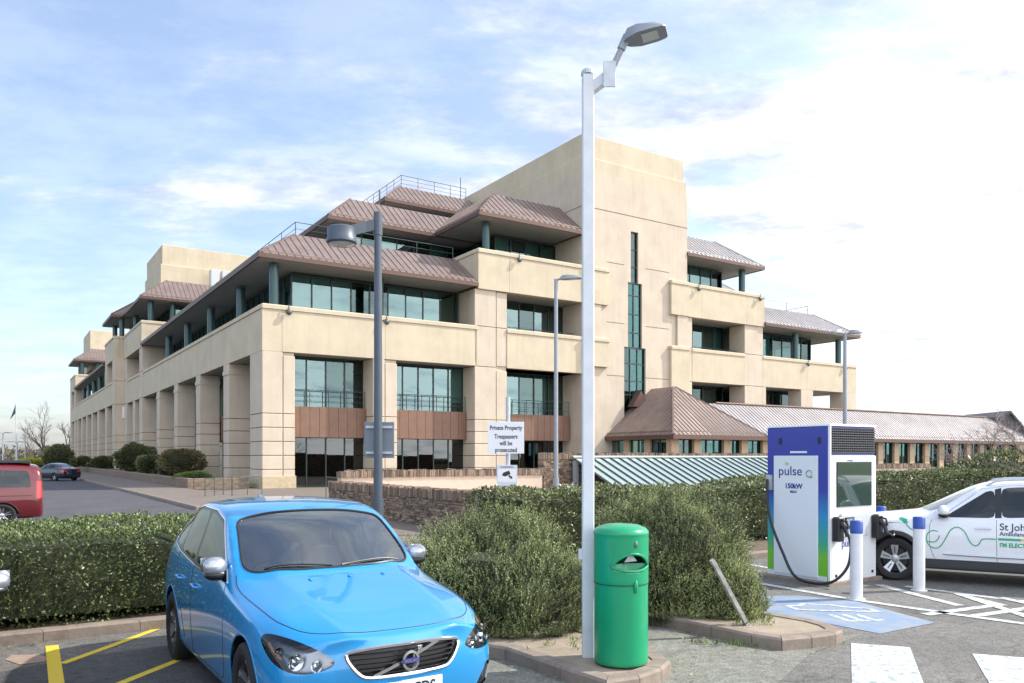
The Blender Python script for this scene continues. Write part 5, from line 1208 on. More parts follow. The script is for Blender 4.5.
def smooth2(pts, m=8, closed=False):
    P = [Vector((p[0], p[1], 0)) for p in pts]; n = len(P); o_ = []
    g = (lambda a: P[a % n]) if closed else (lambda a: P[max(0, min(n - 1, a))])
    for a in range(n if closed else n - 1):
        p0, p1, p2, p3 = g(a - 1), g(a), g(a + 1), g(a + 2)
        for s_ in range(m):
            t = s_ / m; q = .5 * ((2 * p1) + (p2 - p0) * t + (2 * p0 - 5 * p1 + 4 * p2 - p3) * t * t + (3 * p1 - p0 - 3 * p2 + p3) * t ** 3); o_.append((q.x, q.y))
    if not closed: o_.append((P[-1].x, P[-1].y))
    return o_
def seam(bvh, pts, axes, side, parent, r_=.0035, mat=None, name='panel_gap', closed=False, m=8, off=-.001, sm=True):
    pp = smooth2(pts, m, closed) if sm else dense(pts, m, closed)
    q = proj(bvh, pp, axes, side, off)
    if closed and q: q.append(q[0]); 
    if len(q) > 2: mb = MB(); mb.tube(q, r_, 6, cap=not closed); return mb.build(name, mat or TRIM, parent, smooth=True)
def patch(bvh, poly, axes, side, off, mat, parent, name, res=.02):
    """thin raised patch following the body, from a convex 2d polygon"""
    me = bmesh.new(); vs = [me.verts.new((p[0], p[1], 0)) for p in poly]; me.faces.new(vs)
    xs = [p[0] for p in poly]; ys = [p[1] for p in poly]
    for ax_, lo, hi in ((0, min(xs), max(xs)), (1, min(ys), max(ys))):
        c = lo + res
        while c < hi:
            co = [0, 0, 0]; co[ax_] = c; no = [0, 0, 0]; no[ax_] = 1; bmesh.ops.bisect_plane(me, geom=me.verts[:] + me.edges[:] + me.faces[:], plane_co=co, plane_no=no, dist=1e-6); c += res
    i, j = axes; k = 3 - i - j; bad = []
    for v in me.verts:
        s_ = [0, 0, 0]; s_[i] = v.co.x; s_[j] = v.co.y; s_[k] = 3 * side; d = [0, 0, 0]; d[k] = -side; h, nn, *_ = bvh.ray_cast(Vector(s_), Vector(d))
        if h is None: bad.append(v)
        else: v.co = h + nn * off
    bmesh.ops.delete(me, geom=bad, context='VERTS'); m2 = bpy.data.meshes.new(name); me.to_mesh(m2); m2.materials.append(mat); m2.polygons.foreach_set('use_smooth', [True] * len(m2.polygons)); o = bpy.data.objects.new(name, m2); col.objects.link(o); o.parent = parent; return o
def wheel(root, x, y, side, R_=.32, W_=.21, spokes=5, rimr=None, two=True, style=0, wide=(.42, .15)):
    rr = rimr or R_ * .70
    wr = empty('wheel', (x, y, R_)); wr.parent = root; h = W_ / 2; s_ = side
    mb = MB(); prof = [(rr, -h * .85), (rr + .02, -h * .98), (R_ - .035, -h), (R_ - .008, -h * .82), (R_, -h * .5), (R_, h * .5), (R_ - .008, h * .82), (R_ - .035, h), (rr + .02, h * .98), (rr, h * .85)]
    mb.lathe(prof, 48, axis='y', closed=True); mb.build('tyre', TYRE, wr, smooth=35)
    mb = MB(); yo = h * .80 * s_
    mb.lathe([(rr + .004, yo), (rr - .012, yo * .98), (rr - .022, yo * .7), (rr - .03, -yo * .8), (.0, -yo * .8 + .001)], 48, axis='y'); mb.cur = 1
    for k in range(spokes):
        a = 2 * math.pi * k / spokes + .3
        def pt(r_, da, yy): return (r_ * math.cos(a + da), yy, r_ * math.sin(a + da))
        if style == 0:
            for da_ in (-.17, .17):
                w0, w1 = .15, .055
                vs = [pt(.045, da_ * 2 - w0 * 2, yo * .62), pt(.045, da_ * 2 + w0 * 2, yo * .62), pt(rr - .012, da_ + w1, yo * .93), pt(rr - .012, da_ - w1, yo * .93)]
                vs += [(v[0], v[1] - .03 * s_, v[2]) for v in vs]; mb.cur = 1
                mb.add(vs, [(0, 1, 2, 3), (7, 6, 5, 4), (0, 4, 5, 1), (1, 5, 6, 2), (2, 6, 7, 3), (3, 7, 4, 0)])
        else:
            w0, w1 = wide
            vs = [pt(.05, -w0, yo * .62), pt(.05, w0, yo * .62), pt(rr - .012, w1, yo * .93), pt(rr - .012, -w1, yo * .93)]; vs += [(v[0], v[1] - .03 * s_, v[2]) for v in vs]; mb.cur = 1
            mb.add(vs, [(0, 1, 2, 3), (7, 6, 5, 4), (0, 4, 5, 1), (1, 5, 6, 2), (2, 6, 7, 3), (3, 7, 4, 0)])
            mb.cur = 2; c0, c1 = pt(.09, 0, yo * .70), pt(rr - .05, 0, yo * .90); mb.bar((c0[0], c0[1] + .004 * s_, c0[2]), (c1[0], c1[1] + .006 * s_, c1[2]), .012, .012)
    mb.cur = 1; mb.lathe([(0, yo * .74), (.035, yo * .74), (.062, yo * .66), (.065, yo * .4)], 20, axis='y')
    mb.cur = 2; mb.lathe([(.0, yo * .1), (rr * .78, yo * .1), (rr * .78, -yo * .1), (.0, -yo * .1)], 32, axis='y')
    mb.build('rim', [RIMD, RIMS, TRIM], wr, smooth=30)
    return wr
def arches(bm, xs, zc, Ra, cls, root, W_, mat=None, lip=.03):
    for x in xs:
        for s_ in (1, -1):
            cir = [(x + Ra * math.cos(t), zc + Ra * math.sin(t)) for t in np.linspace(0, 2 * math.pi, 36, endpoint=False)]
            fs = cut(bm, cir, (0, 2), lambda c, n, s_=s_: c.y * s_ > W_ * .30); drop(bm, fs)
    for x in xs:
        for s_ in (1, -1):
            mb = MB(); n = 24; r_ = Ra + .012; vs = []
            for k in range(n + 1):
                t = -.25 + (math.pi + .5) * k / n; vs += [(x + r_ * math.cos(t), s_ * (W_ / 2 - .035), zc + r_ * math.sin(t)), (x + r_ * math.cos(t), s_ * (W_ / 2 - .36), zc + r_ * math.sin(t))]
            vs2 = len(vs); mb.add(vs, [(2 * k, 2 * k + 1, 2 * k + 3, 2 * k + 2) for k in range(n)]); mb.add([(x, s_ * (W_ / 2 - .36), zc)] + [vs[2 * k + 1] for k in range(n + 1)], [(0, k + 1, k + 2) for k in range(n)])
            mb.build('wheel_arch', TRIM, root)
def finish(bm, name, mat, root):
    me = bpy.data.meshes.new(name); bm.to_mesh(me); me.materials.append(mat); me.polygons.foreach_set('use_smooth', [True] * len(me.polygons)); o = bpy.data.objects.new(name, me); col.objects.link(o); o.parent = root; return o

# ---------------- compact hatchback (front at +x)
def S(x, *pts, zu=.19, xs=None):
    """station: list of (y,z) for index 2..7 and z of 8"""
    p2, p3, p4, p5, p6, p7, z8 = pts
    L_ = [(x, 0, zu), (x, p2[0] * .6, zu), *[(x, *p) for p in (p2, p3, p4, p5, p6, p7)], (x, 0, z8)]
    if xs: L_ = [(L_[i][0] + xs[i], L_[i][1], L_[i][2]) for i in range(9)]
    return L_
HATCH = [
    S(2.02, (.74, .20), (.80, .40), (.79, .545), (.75, .655), (.60, .725), (.40, .757), .752, xs=(.12, .09, -.02, .0, .0, -.02, .06, .12, .14)),
    S(1.90, (.80, .20), (.845, .40), (.845, .56), (.81, .69), (.68, .765), (.42, .805), .797, xs=(.1, .06, -.04, -.03, -.03, -.04, .01, .06, .08)),
    S(1.68, (.85, .20), (.885, .40), (.89, .60), (.855, .755), (.72, .835), (.45, .876), .866),
    S(1.32, (.86, .20), (.897, .42), (.905, .66), (.865, .825), (.745, .895), (.49, .945), .936),
    S(.92, (.855, .19), (.888, .42), (.902, .66), (.868, .865), (.775, .945), (.52, 1.002), 1.008, xs=(0, 0, 0, 0, 0, 0, -.14, .03, .07)),
    S(.58, (.852, .19), (.882, .42), (.90, .66), (.870, .89), (.770, 1.125), (.43, 1.20), 1.22),
    S(.16, (.852, .19), (.882, .42), (.90, .66), (.868, .915), (.70, 1.405), (.41, 1.440), 1.452),
    S(-.28, (.852, .19), (.882, .42), (.90, .67), (.866, .935), (.685, 1.462), (.40, 1.495), 1.505),
    S(-.85, (.855, .19), (.885, .42), (.902, .68), (.866, .965), (.665, 1.462), (.39, 1.50), 1.508),
    S(-1.32, (.86, .20), (.895, .42), (.908, .70), (.862, 1.00), (.635, 1.415), (.37, 1.465), 1.476),
    S(-1.70, (.85, .22), (.885, .44), (.895, .72), (.825, 1.03), (.595, 1.325), (.35, 1.392), 1.40),
    S(-1.95, (.80, .25), (.85, .46), (.86, .72), (.77, 1.00), (.56, 1.10), (.33, 1.15), 1.16),
    S(-2.05, (.74, .28), (.80, .46), (.80, .70), (.72, .90), (.58, .96), (.33, .985), .99, xs=(-.06, -.05, 0, 0, 0, 0, -.03, -.06, -.07)),
]
def zof(i, v, tol=.02): return abs(v - i) < tol
def make_hatch(pm, label, cat, detail=True):
    root = empty('hatchback_car', (0, 0, 0), 0, label=label, cat=cat)
    P = {(round(p[0], 4), round(abs(p[1]), 4), round(p[2], 4)): (i, j) for i, s_ in enumerate(HATCH) for j, p in enumerate(s_)}
    key = lambda c: P.get((round(c.x, 4), round(abs(c.y), 4), round(c.z, 4)), (-1, -1))
    def along(j, i0, i1): return lambda a, b: key(a)[1] == j and key(b)[1] == j and i0 <= min(key(a)[0], key(b)[0]) and max(key(a)[0], key(b)[0]) <= i1 and key(a)[0] >= 0 and key(b)[0] >= 0
    def across(i, j0, j1): return lambda a, b: key(a)[0] == i and key(b)[0] == i and j0 <= min(key(a)[1], key(b)[1]) and max(key(a)[1], key(b)[1]) <= j1
    bm = body_bm(HATCH, {3: (2.17, 2.215), 4: (2.175, 2.225), 5: (2.15, 2.20)}, {3: (-2.15, -2.19), 4: (-2.14, -2.18), 5: (-2.08, -2.12)},
                 [(along(5, 2, 11), .45), (along(6, 4, 9), .55), (along(6, 1, 3), .35), (along(7, 0, 4), .55), (across(4, 6, 8), .6), (along(2, 1, 11), .6), (across(0, 6, 8), .5)])
    bvh = BVHTree.FromBMesh(bm)
    for s_ in (1, -1):
        sd_ = lambda c, n, s_=s_: c.y * s_ > .45 and abs(n.z) < .93
        for nm, poly in (('front_side_window', [(.57, .972), (.49, 1.05), (.10, 1.335), (-.20, 1.392), (-.40, 1.405), (-.40, .990)]), ('rear_side_window', [(-.47, .995), (-.47, 1.407), (-.85, 1.40), (-1.08, 1.365), (-1.08, 1.045)]), ('quarter_window', [(-1.13, 1.052), (-1.13, 1.348), (-1.32, 1.27), (-1.48, 1.15), (-1.44, 1.09)])):
            fs = cut(bm, chaikin(poly), (0, 2), sd_); take(bm, fs, nm, CARGD, root); drop(bm, fs)
        fs = cut(bm, [(.65, .955), (.10, 1.36), (-.22, 1.42), (-.85, 1.425), (-1.12, 1.385), (-1.40, 1.25), (-1.56, 1.10), (-1.44, 1.065), (-1.1, 1.02), (-.4, .965)], (0, 2), sd_)
        take(bm, fs, 'window_surround', GLOSSB, root); drop(bm, fs)
        seam(bvh, [(.67, .95), (.10, 1.365), (-.22, 1.425), (-.85, 1.43), (-1.12, 1.39), (-1.40, 1.255), (-1.565, 1.10), (-1.44, 1.06), (-1.1, 1.015), (-.4, .96), (.2, .95)], (0, 2), s_, root, .008, CHROME if detail else TRIM, 'window_trim', True, sm=False, off=.001)
        # headlamp
        hc = lambda c, n, s_=s_: c.y * s_ > .3 and c.x > 1.3
        fs = cut(bm, chaikin([(s_ * y, z) for y, z in ((.475, .605), (.59, .558), (.73, .548), (.825, .585), (.855, .66), (.850, .735), (.80, .760), (.67, .730), (.55, .668))]), (1, 2), hc)
        hl = take(bm, fs, 'headlight', LAMPG, root); 
        if hl:
            take(bm, fs, 'bucket', LAMPIN, hl, offset=-.085)
            for (yy, zz, xx, rr_) in ((.60, .588, 0, .038), (.715, .615, 0, .052), (.79, .66, 0, .034)):
                xx = proj(bvh, [(s_ * yy, zz)], (1, 2), 1, 0)[0].x - .055
                mb = MB(); mb.lathe([(rr_, .03), (rr_ * .75, .005), (rr_ * .4, -.02), (0, -.03)], 24, axis='x', c=(xx, s_ * yy, zz)); mb.lathe([(0, .028), (rr_ * .45, .022), (rr_ * .5, 0)], 16, axis='x', c=(xx, s_ * yy, zz)); mb.build('reflector', LED, hl, smooth=True)
            mb = MB(); mb.tube(proj(bvh, [(s_ * .80, .63), (s_ * .825, .67), (s_ * .83, .71)], (1, 2), 1, -.02), .009, 6); mb.build('indicator', AMBER, hl, smooth=True)
        drop(bm, fs)
        # lower side lamp slot in the bumper
        fs = cut(bm, [(s_ * y, z) for y, z in ((.60, .27), (.78, .30), (.80, .44), (.74, .45), (.66, .36))][::s_], (1, 2), lambda c, n, s_=s_: c.y * s_ > .4 and c.x > 1.6); f_ = take(bm, fs, 'fog_light_recess', GLOSSB, root, offset=-.012); drop(bm, fs)
        if f_: mb = MB(); mb.tube(proj(bvh, [(s_ * .735, .33), (s_ * .765, .42)], (1, 2), 1, .0), .014, 6); mb.build('daytime_light', LED, root, smooth=True)
        # tail lamp
        fs = cut(bm, [(-1.80, .86), (-1.80, 1.02), (-2.2, 1.0), (-2.2, .74), (-1.98, .76)], (0, 2), lambda c, n, s_=s_: c.y * s_ > .5); take(bm, fs, 'tail_light', REDL_, root); drop(bm, fs)
    # windscreen
    wp = [(.925, 0), (.905, .35), (.82, .61), (.70, .722), (.19, .640), (.150, .35), (.145, 0)]
    full = wp + [(x, -y) for x, y in wp[-2:0:-1]]
    wc = lambda c, n: c.z > .93 and n.z > .1
    full = chaikin(full, 2)
    fs = cut(bm, full, (0, 1), wc); ws = take(bm, fs, 'windscreen', CARG, root); drop(bm, fs)
    seam(bvh, [(x, y) for x, y in full], (0, 1), 0, root) if False else None
    q = []
    for x, y in dense(full, 3, True):
        h, nn, *_ = bvh.ray_cast(Vector((x, y, 3)), Vector((0, 0, -1)))
        if h: q.append(h + nn * .001)
    mb = MB(); mb.tube(q, .011, 6, cap=False); mb.build('windscreen_seal', TRIM, root, smooth=True)
    # rear window
    fs = cut(bm, [(-1.66, .50), (-1.93, .52), (-1.93, -.52), (-1.66, -.50)], (0, 1), lambda c, n: c.z > 1.0 and n.z > .1); take(bm, fs, 'rear_window', CARGD, root); drop(bm, fs)
    # grille
    gp_ = [(-.425, .655), (-.415, .61), (-.35, .53), (-.29, .502), (.29, .502), (.35, .53), (.415, .61), (.425, .655), (.40, .668), (.20, .682), (-.20, .682), (-.40, .668)]
    gp_ = chaikin(gp_, 2)
    fs = cut(bm, gp_, (1, 2), lambda c, n: c.x > 1.8); gr = take(bm, fs, 'grille', TRIM, root, offset=-.05)
    if gr:
        seam(bvh, gp_, (1, 2), 1, gr, .013, CHROME, 'grille_frame', True, sm=False, off=.004)
        mb = MB()
        for k in range(5):
            z = .518 + k * .031; w_ = .30 + (z - .5) * .72; pp = proj(bvh, dense([(-w_, z), (w_, z)], 14), (1, 2), 1, -.022)
            for a in range(len(pp) - 1): mb.bar(pp[a], pp[a + 1], .02, .010)
        mb.build('grille_slat', M('slat_dark_chrome', (.10, .10, .11), .25, .9), gr)
        dbar = proj(bvh, dense([(-.25, .510), (.25, .676)] , 10), (1, 2), 1, .002)
        mb = MB(); [mb.bar(dbar[a], dbar[a + 1], .012, .02) for a in range(len(dbar) - 1)]; mb.build('diagonal_bar', CHROME, gr)
        bc = Vector((2.232, 0, .588)); mb = MB(); mb.lathe([(.060, -.004), (.064, .012), (.048, .014), (.044, -.002)], 36, axis='x', c=bc, closed=True)
        mb.bar(bc + Vector((.006, .045, .045)), bc + Vector((.006, .076, .076)), .018, .012); mb.bar(bc + Vector((.006, .080, .052)), bc + Vector((.006, .080, .084)), .012, .012); mb.bar(bc + Vector((.006, .052, .080)), bc + Vector((.006, .084, .080)), .012, .012)
        bd = mb.build('badge', CHROME, gr, smooth=40)
        mb = MB(); mb.box(bc.x + .006, bc.x + .016, -.062, .062, bc.z - .014, bc.z + .014); mb.build('badge_band', PURP, gr)
        text('VOLVO', .026, CHROME, gr, frame((bc.x + .017, 0, bc.z - .009), (0, 1, 0), (0, 0, 1)), name='badge_lettering', bold=.0006, sx=1.25)
    drop(bm, fs)
    fs = cut(bm, [(-.52, .24), (.52, .24), (.47, .335), (-.47, .335)], (1, 2), lambda c, n: c.x > 1.8); take(bm, fs, 'lower_intake', TRIM, root, offset=-.03); drop(bm, fs)
    # number plate
    pc = proj(bvh, [(0, .42)], (1, 2), 1, 0)[0]; mb = MB(); mb.cbox(pc.x + .004, pc.x + .016, -.26, .26, .350, .460, .003); pl_ = mb.build('number_plate', PLATE, root)
    text('LD15 CDS', .10, BLK, pl_, frame((pc.x + .0175, 0, .370), (0, 1, 0), (0, 0, 1)), bold=.002, sx=.92)
    # seams: bonnet, doors
    for s_ in (1, -1):
        seam(bvh, [(1.98, s_ * .56), (1.80, s_ * .70), (1.5, s_ * .755), (1.1, s_ * .775), (.86, s_ * .79), (.66, s_ * .775)], (0, 1), 1, root, .003) if False else None
        pts = []
        for x, y in smooth2([(2.105, .0), (2.09, .30), (2.03, .47), (1.93, .60), (1.80, .69), (1.6, .755), (1.2, .790), (.86, .80), (.72, .775)], 8):
            h, nn, *_ = bvh.ray_cast(Vector((x, y * s_, 3)), Vector((0, 0, -1)))
            if h: pts.append(h - nn * .0005)
        mb = MB(); mb.tube(pts, .0035, 6); mb.build('panel_gap', TRIM, root, smooth=True)
        seam(bvh, [(.66, .93), (.74, .80), (.76, .55), (.70, .30), (.60, .25)], (0, 2), s_, root); seam(bvh, [(-.43, .975), (-.43, .7), (-.45, .30), (-.5, .25)], (0, 2), s_, root)
        seam(bvh, [(-1.10, 1.03), (-1.08, .85), (-.98, .70), (-.86, .55), (-.78, .30)], (0, 2), s_, root); seam(bvh, [(.60, .25), (0, .24), (-.78, .25)], (0, 2), s_, root, sm=False)
        for x in (-.27, -.93):
            hq = proj(bvh, [(x - .085, .80 + .01), (x, .812), (x + .085, .806)], (0, 2), s_, .028); hq0 = proj(bvh, [(x - .085, .81), (x + .085, .806)], (0, 2), s_, 0)
            if len(hq) == 3 and len(hq0) == 2: mb = MB(); mb.tube([hq0[0], hq[0], hq[1], hq[2], hq0[1]], .012, 8); mb.build('door_handle', pm, root, smooth=True)
        # mirror
        mr_ = empty('door_mirror', (.52, s_ * .80, 1.02)); mr_.parent = root
        bmx = MB(); bmx.ell((.02, s_ * .095, .035), .068, .098, .072, 20, 12); cap = bmx.build('mirror_cap', M('silver_cap', (.42, .44, .46), .25, .6, coat=1), mr_, smooth=True)
        bmx = MB(); bmx.ell((.015, s_ * .085, -.025), .074, .098, .045, 16, 8); bmx.tube([(0, -s_ * .06, -.05), (.01, s_ * .04, -.035)], .035, 8); bmx.build('mirror_base', TRIM, mr_, smooth=True)
        bmx = MB(); bmx.box(-.075, -.068, s_ * .02 if s_ > 0 else -.19, .19 if s_ > 0 else -.02, -.01, .095); bmx.build('mirror_glass', CHROME, mr_)
    for x in ((1.33),): pass
    arches(bm, (1.3235, -1.3235), .32, .365, 1, root, 1.80)
    finish(bm, 'body', pm, root)
    for x in (1.3235, -1.3235):
        for s_ in (1, -1): wheel(root, x, s_ * .785, s_, .318, .215, 5, .222, style=1)
    for s_ in (1, -1):
        for x in (1.3235, -1.3235):
            q = proj(bvh, [(x + .367 * math.cos(t), .32 + .367 * math.sin(t)) for t in np.linspace(-.2, math.pi + .2, 30)], (0, 2), s_, -.002); mb = MB(); mb.tube(q, .007, 6); mb.build('arch_lip', pm, root, smooth=True)
    # inside
    mb = MB(); mb.box(-1.75, .95, -.78, .78, .22, .34); mb.build('floor', INT, root)
    mb = MB(); vs = [(.95, -.74, .45), (.95, .74, .45), (.40, .76, .45), (.40, -.76, .45), (.93, -.68, .955), (.93, .68, .955), (.36, .76, .93), (.36, -.76, .93)]; mb.add(vs, [(0, 1, 5, 4), (4, 5, 6, 7), (7, 6, 2, 3)]); mb.cbox(.30, .40, .12, .64, .88, .955, .02); mb.build('dashboard', INT, root)
    for (x, y) in ((-.25, .37), (-.25, -.37)):
        mb = MB(); mb.cbox(x - .25, x + .27, y - .25, y + .25, .34, .56, .05); v0 = len(mb.v); mb.cbox(x - .38, x - .24, y - .24, y + .24, .54, 1.08, .05); mb.cbox(x - .40, x - .30, y - .13, y + .13, 1.11, 1.28, .04)
        mb.bar((x - .36, y - .05, 1.05), (x - .36, y - .05, 1.15), .015); mb.build('seat', SEATM, root, smooth=30)
    mb = MB(); mb.cbox(-1.30, -1.05, -.62, .62, .5, 1.02, .05); mb.cbox(-1.05, -.65, -.62, .62, .34, .54, .04); mb.build('rear_seat', SEATM, root)
    mb = MB(); n = 28; c = Vector((.22, -.37, .86)); e1 = Vector((0, 1, 0)); e2 = Vector((-.42, 0, .9)).normalized()
    mb.tube([c + e1 * .185 * math.cos(t) + e2 * .185 * math.sin(t) for t in np.linspace(0, 2 * math.pi, n)], .016, 8, cap=False); mb.ell(tuple(c), .04, .07, .06, 12, 8)
    for t in (0, math.pi, -math.pi / 2): mb.bar(c, c + e1 * .18 * math.cos(t) + e2 * .18 * math.sin(t), .03, .02)
    mb.build('steering_wheel', TRIM, root, smooth=True)
    mb = MB(); mb.cbox(.20, .24, -.12, .12, 1.245, 1.305, .01); mb.box(.22, .25, -.02, .02, 1.30, 1.35); mb.cbox(.24, .36, -.07, .07, 1.27, 1.33, .015); mb.build('rear_view_mirror', TRIM, root)
    mb = MB(); mb.box(.50, .58, -.20, -.10, .957, .962); mb.build('ticket', PLATE, root)
    # wipers, washers, aerial
    for a, b in (((.935, .02), (.835, .57)), ((.825, -.58), (.935, -.06))):
        pp = []
        for t in np.linspace(0, 1, 9):
            x, y = a[0] + (b[0] - a[0]) * t, a[1] + (b[1] - a[1]) * t; h, nn, *_ = bvh.ray_cast(Vector((x - .02, y, 3)), Vector((0, 0, -1))); pp.append(h + nn * .012)
        mb = MB(); mb.tube(pp, [.011] + [.007] * 8, 6); mb.build('wiper', TRIM, root, smooth=True)
    for y in (-.34, .02, .34):
        h, nn, *_ = bvh.ray_cast(Vector((1.10, y * .9, 3)), Vector((0, 0, -1))); mb = MB(); mb.ell((h.x, h.y, h.z + .002), .025, .018, .010, 10, 6); mb.build('washer_jet', pm, root, smooth=True)
    mb = MB(); mb.extr([(-1.22, -.02, 1.43), (-1.38, -.02, 1.41), (-1.38, -.02, 1.485), (-1.35, -.02, 1.49)], (0, .04, 0)); mb.build('aerial', pm, root)
    return root
BLUEC = paint('bright_blue_paint', (.012, .26, .58), .12, .20)
carb = make_hatch(BLUEC, 'bright blue five door hatchback with silver mirrors parked nose towards the camera', 'car')
HEAD = math.atan2(-.837, .547)
carb.location = (-1.81, 6.87, 0); carb.rotation_euler = (0, 0, HEAD); carb.scale = (.95, .935, 1.02)

SILV = paint('dark_silver_paint', (.10, .105, .115), .5, .3)
nb = copy_tree(carb); nb.location = (-4.56, 5.36, 0); nb.scale = (1, 1, 1); nb.name = 'hatchback_car.001'
nb['label'] = 'dark silver hatchback cut off by the left edge with only its grey door mirror showing'
for ch in nb.children_recursive:
    if ch.type == 'MESH' and BLUEC.name in [m.name for m in ch.data.materials if m]:
        ch.data = ch.data.copy()
        for i, m in enumerate(ch.data.materials):
            if m == BLUEC: ch.data.materials[i] = SILV
    if ch.name.startswith(('badge', 'number_plate')) or (ch.parent and ch.parent.name.startswith('number_plate')): pass

# ---------------- generic second body: taller crossover / van / saloon by table
def simple_car(rows, nose, tail, pm, label, cat, name, W_, Rw, axles, Ra, cuts, lights=(), tails=(), wind=None, rear=None, creases=(), lower=None, extra=None, rimr=None, spokes=5, style=0, lv=3, lipm=None, wide=(.42, .15)):
    root = empty(name, (0, 0, 0), 0, label=label, cat=cat)
    P = {(round(p[0], 4), round(abs(p[1]), 4), round(p[2], 4)): (i, j) for i, s_ in enumerate(rows) for j, p in enumerate(s_)}
    key = lambda c: P.get((round(c.x, 4), round(abs(c.y), 4), round(c.z, 4)), (-1, -1))
    cr_ = [((lambda a, b, j=j, i0=i0, i1=i1: key(a)[1] == j == key(b)[1] and min(key(a)[0], key(b)[0]) >= i0 and max(key(a)[0], key(b)[0]) <= i1), w_) for (j, i0, i1, w_) in creases if j >= 0]
    cr_ += [((lambda a, b, i=i0: key(a)[0] == i == key(b)[0] and min(key(a)[1], key(b)[1]) >= 6), w_) for (j, i0, i1, w_) in creases if j < 0]
    bm = body_bm(rows, nose, tail, cr_, lv); bvh = BVHTree.FromBMesh(bm)
    for s_ in (1, -1):
        for (nm, mat, poly) in cuts:
            fs = cut(bm, chaikin(poly) if 'window' in nm and 'pillar' not in nm else poly, (0, 2), lambda c, n, s_=s_: c.y * s_ > .40 and abs(n.z) < .93); take(bm, fs, nm, mat, root); drop(bm, fs)
        for (nm, mat, poly) in lights:
            fs = cut(bm, [(s_ * y, z) for y, z in poly], (1, 2), lambda c, n, s_=s_: c.y * s_ > .2 and c.x > 1.2); o_ = take(bm, fs, nm, mat, root)
            if o_ and mat == LAMPG: take(bm, fs, 'bucket', LAMPIN, o_, offset=-.04)
            drop(bm, fs)
        for (nm, mat, poly) in tails:
            fs = cut(bm, poly, (0, 2), lambda c, n, s_=s_: c.y * s_ > .45); take(bm, fs, nm, mat, root); drop(bm, fs)
    if wind: fs = cut(bm, wind + [(x, -y) for x, y in wind[::-1]], (0, 1), lambda c, n: c.z > .93 and n.z > .1); take(bm, fs, 'windscreen', CARG, root); drop(bm, fs)
    if rear: fs = cut(bm, rear, (1, 2), lambda c, n: c.x < -1.0); take(bm, fs, 'rear_window', CARGD, root); drop(bm, fs)
    arches(bm, axles, Rw + .005, Ra, 1, root, W_)
    if lower: 
        for s_ in (1, -1):
            for poly in lower: fs = cut(bm, poly, (0, 2), lambda c, n, s_=s_: c.y * s_ > .5); take(bm, fs, 'cladding', CLAD, root, offset=.008); drop(bm, fs)
    finish(bm, 'body', pm, root)
    for x in axles:
        for s_ in (1, -1):
            wheel(root, x, s_ * (W_ / 2 - .115), s_, Rw, .215, spokes, rimr or Rw * .7, style=style, wide=wide)
            q = proj(bvh, [(x + (Ra + .002) * math.cos(t), Rw + .005 + (Ra + .002) * math.sin(t)) for t in np.linspace(-.2, math.pi + .2, 30)], (0, 2), s_, -.002); mb = MB(); mb.tube(q, .008, 6); mb.build('arch_lip', lipm or pm, root, smooth=True)
    mb = MB(); mb.box(rows[-1][5][0] + .35, rows[0][5][0] - 1.0, -W_ / 2 + .12, W_ / 2 - .12, .26, .36); mb.build('floor', INT, root)
    for (x, y) in ((-.15, .38), (-.15, -.38), (-1.05, .38), (-1.05, -.38)):
        mb = MB(); h0 = rows[6][8][2] - 1.44; mb.cbox(x - .25, x + .27, y - .25, y + .25, .36 + h0, .60 + h0, .05); mb.cbox(x - .38, x - .24, y - .24, y + .24, .56 + h0, 1.08 + h0, .05); mb.cbox(x - .40, x - .30, y - .13, y + .13, 1.1 + h0, 1.27 + h0, .04); mb.build('seat', SEATM, root, smooth=30)
    if extra: extra(root, bvh)
    return root
CROSS = [
    S(2.06, (.74, .26), (.80, .44), (.80, .62), (.77, .80), (.64, .905), (.36, .935), .945, xs=(.10, .08, -.03, .0, .0, -.02, .04, .10, .12)),
    S(1.92, (.80, .25), (.85, .44), (.86, .64), (.83, .84), (.70, .935), (.39, .970), .982, xs=(.1, .06, -.04, -.03, -.03, -.04, .01, .06, .08)),
    S(1.70, (.86, .24), (.89, .44), (.90, .66), (.87, .88), (.74, .965), (.41, 1.00), 1.012),
    S(1.34, (.865, .23), (.90, .45), (.905, .70), (.875, .93), (.765, .995), (.43, 1.035), 1.05),
    S(.98, (.86, .22), (.893, .45), (.905, .70), (.878, .955), (.79, 1.025), (.44, 1.075), 1.09, xs=(0, 0, 0, 0, 0, 0, -.10, .03, .07)),
    S(.62, (.855, .22), (.888, .45), (.903, .70), (.877, .975), (.755, 1.17), (.43, 1.27), 1.29),
    S(.16, (.855, .22), (.888, .45), (.903, .70), (.873, .985), (.69, 1.47), (.40, 1.515), 1.53),
    S(-.30, (.855, .22), (.888, .45), (.903, .71), (.872, .995), (.665, 1.535), (.39, 1.575), 1.585),
    S(-.90, (.855, .22), (.888, .45), (.903, .72), (.870, 1.01), (.65, 1.53), (.385, 1.575), 1.585),
    S(-1.36, (.86, .23), (.90, .46), (.908, .74), (.866, 1.04), (.63, 1.50), (.375, 1.55), 1.56),
    S(-1.75, (.85, .26), (.885, .48), (.895, .76), (.84, 1.07), (.60, 1.44), (.36, 1.50), 1.51),
    S(-2.02, (.80, .30), (.85, .50), (.86, .78), (.79, 1.06), (.62, 1.18), (.36, 1.24), 1.25),
    S(-2.14, (.74, .32), (.80, .50), (.80, .74), (.74, .94), (.62, 1.02), (.36, 1.05), 1.06, xs=(-.06, -.05, 0, 0, 0, 0, -.03, -.06, -.07)),
]
EVW = paint('white_car_paint', (.74, .76, .78), .0, .25); GDEC = M('green_decal', (.02, .36, .17), .4); YDEC = M('yellow_decal', (.75, .55, .02), .4)
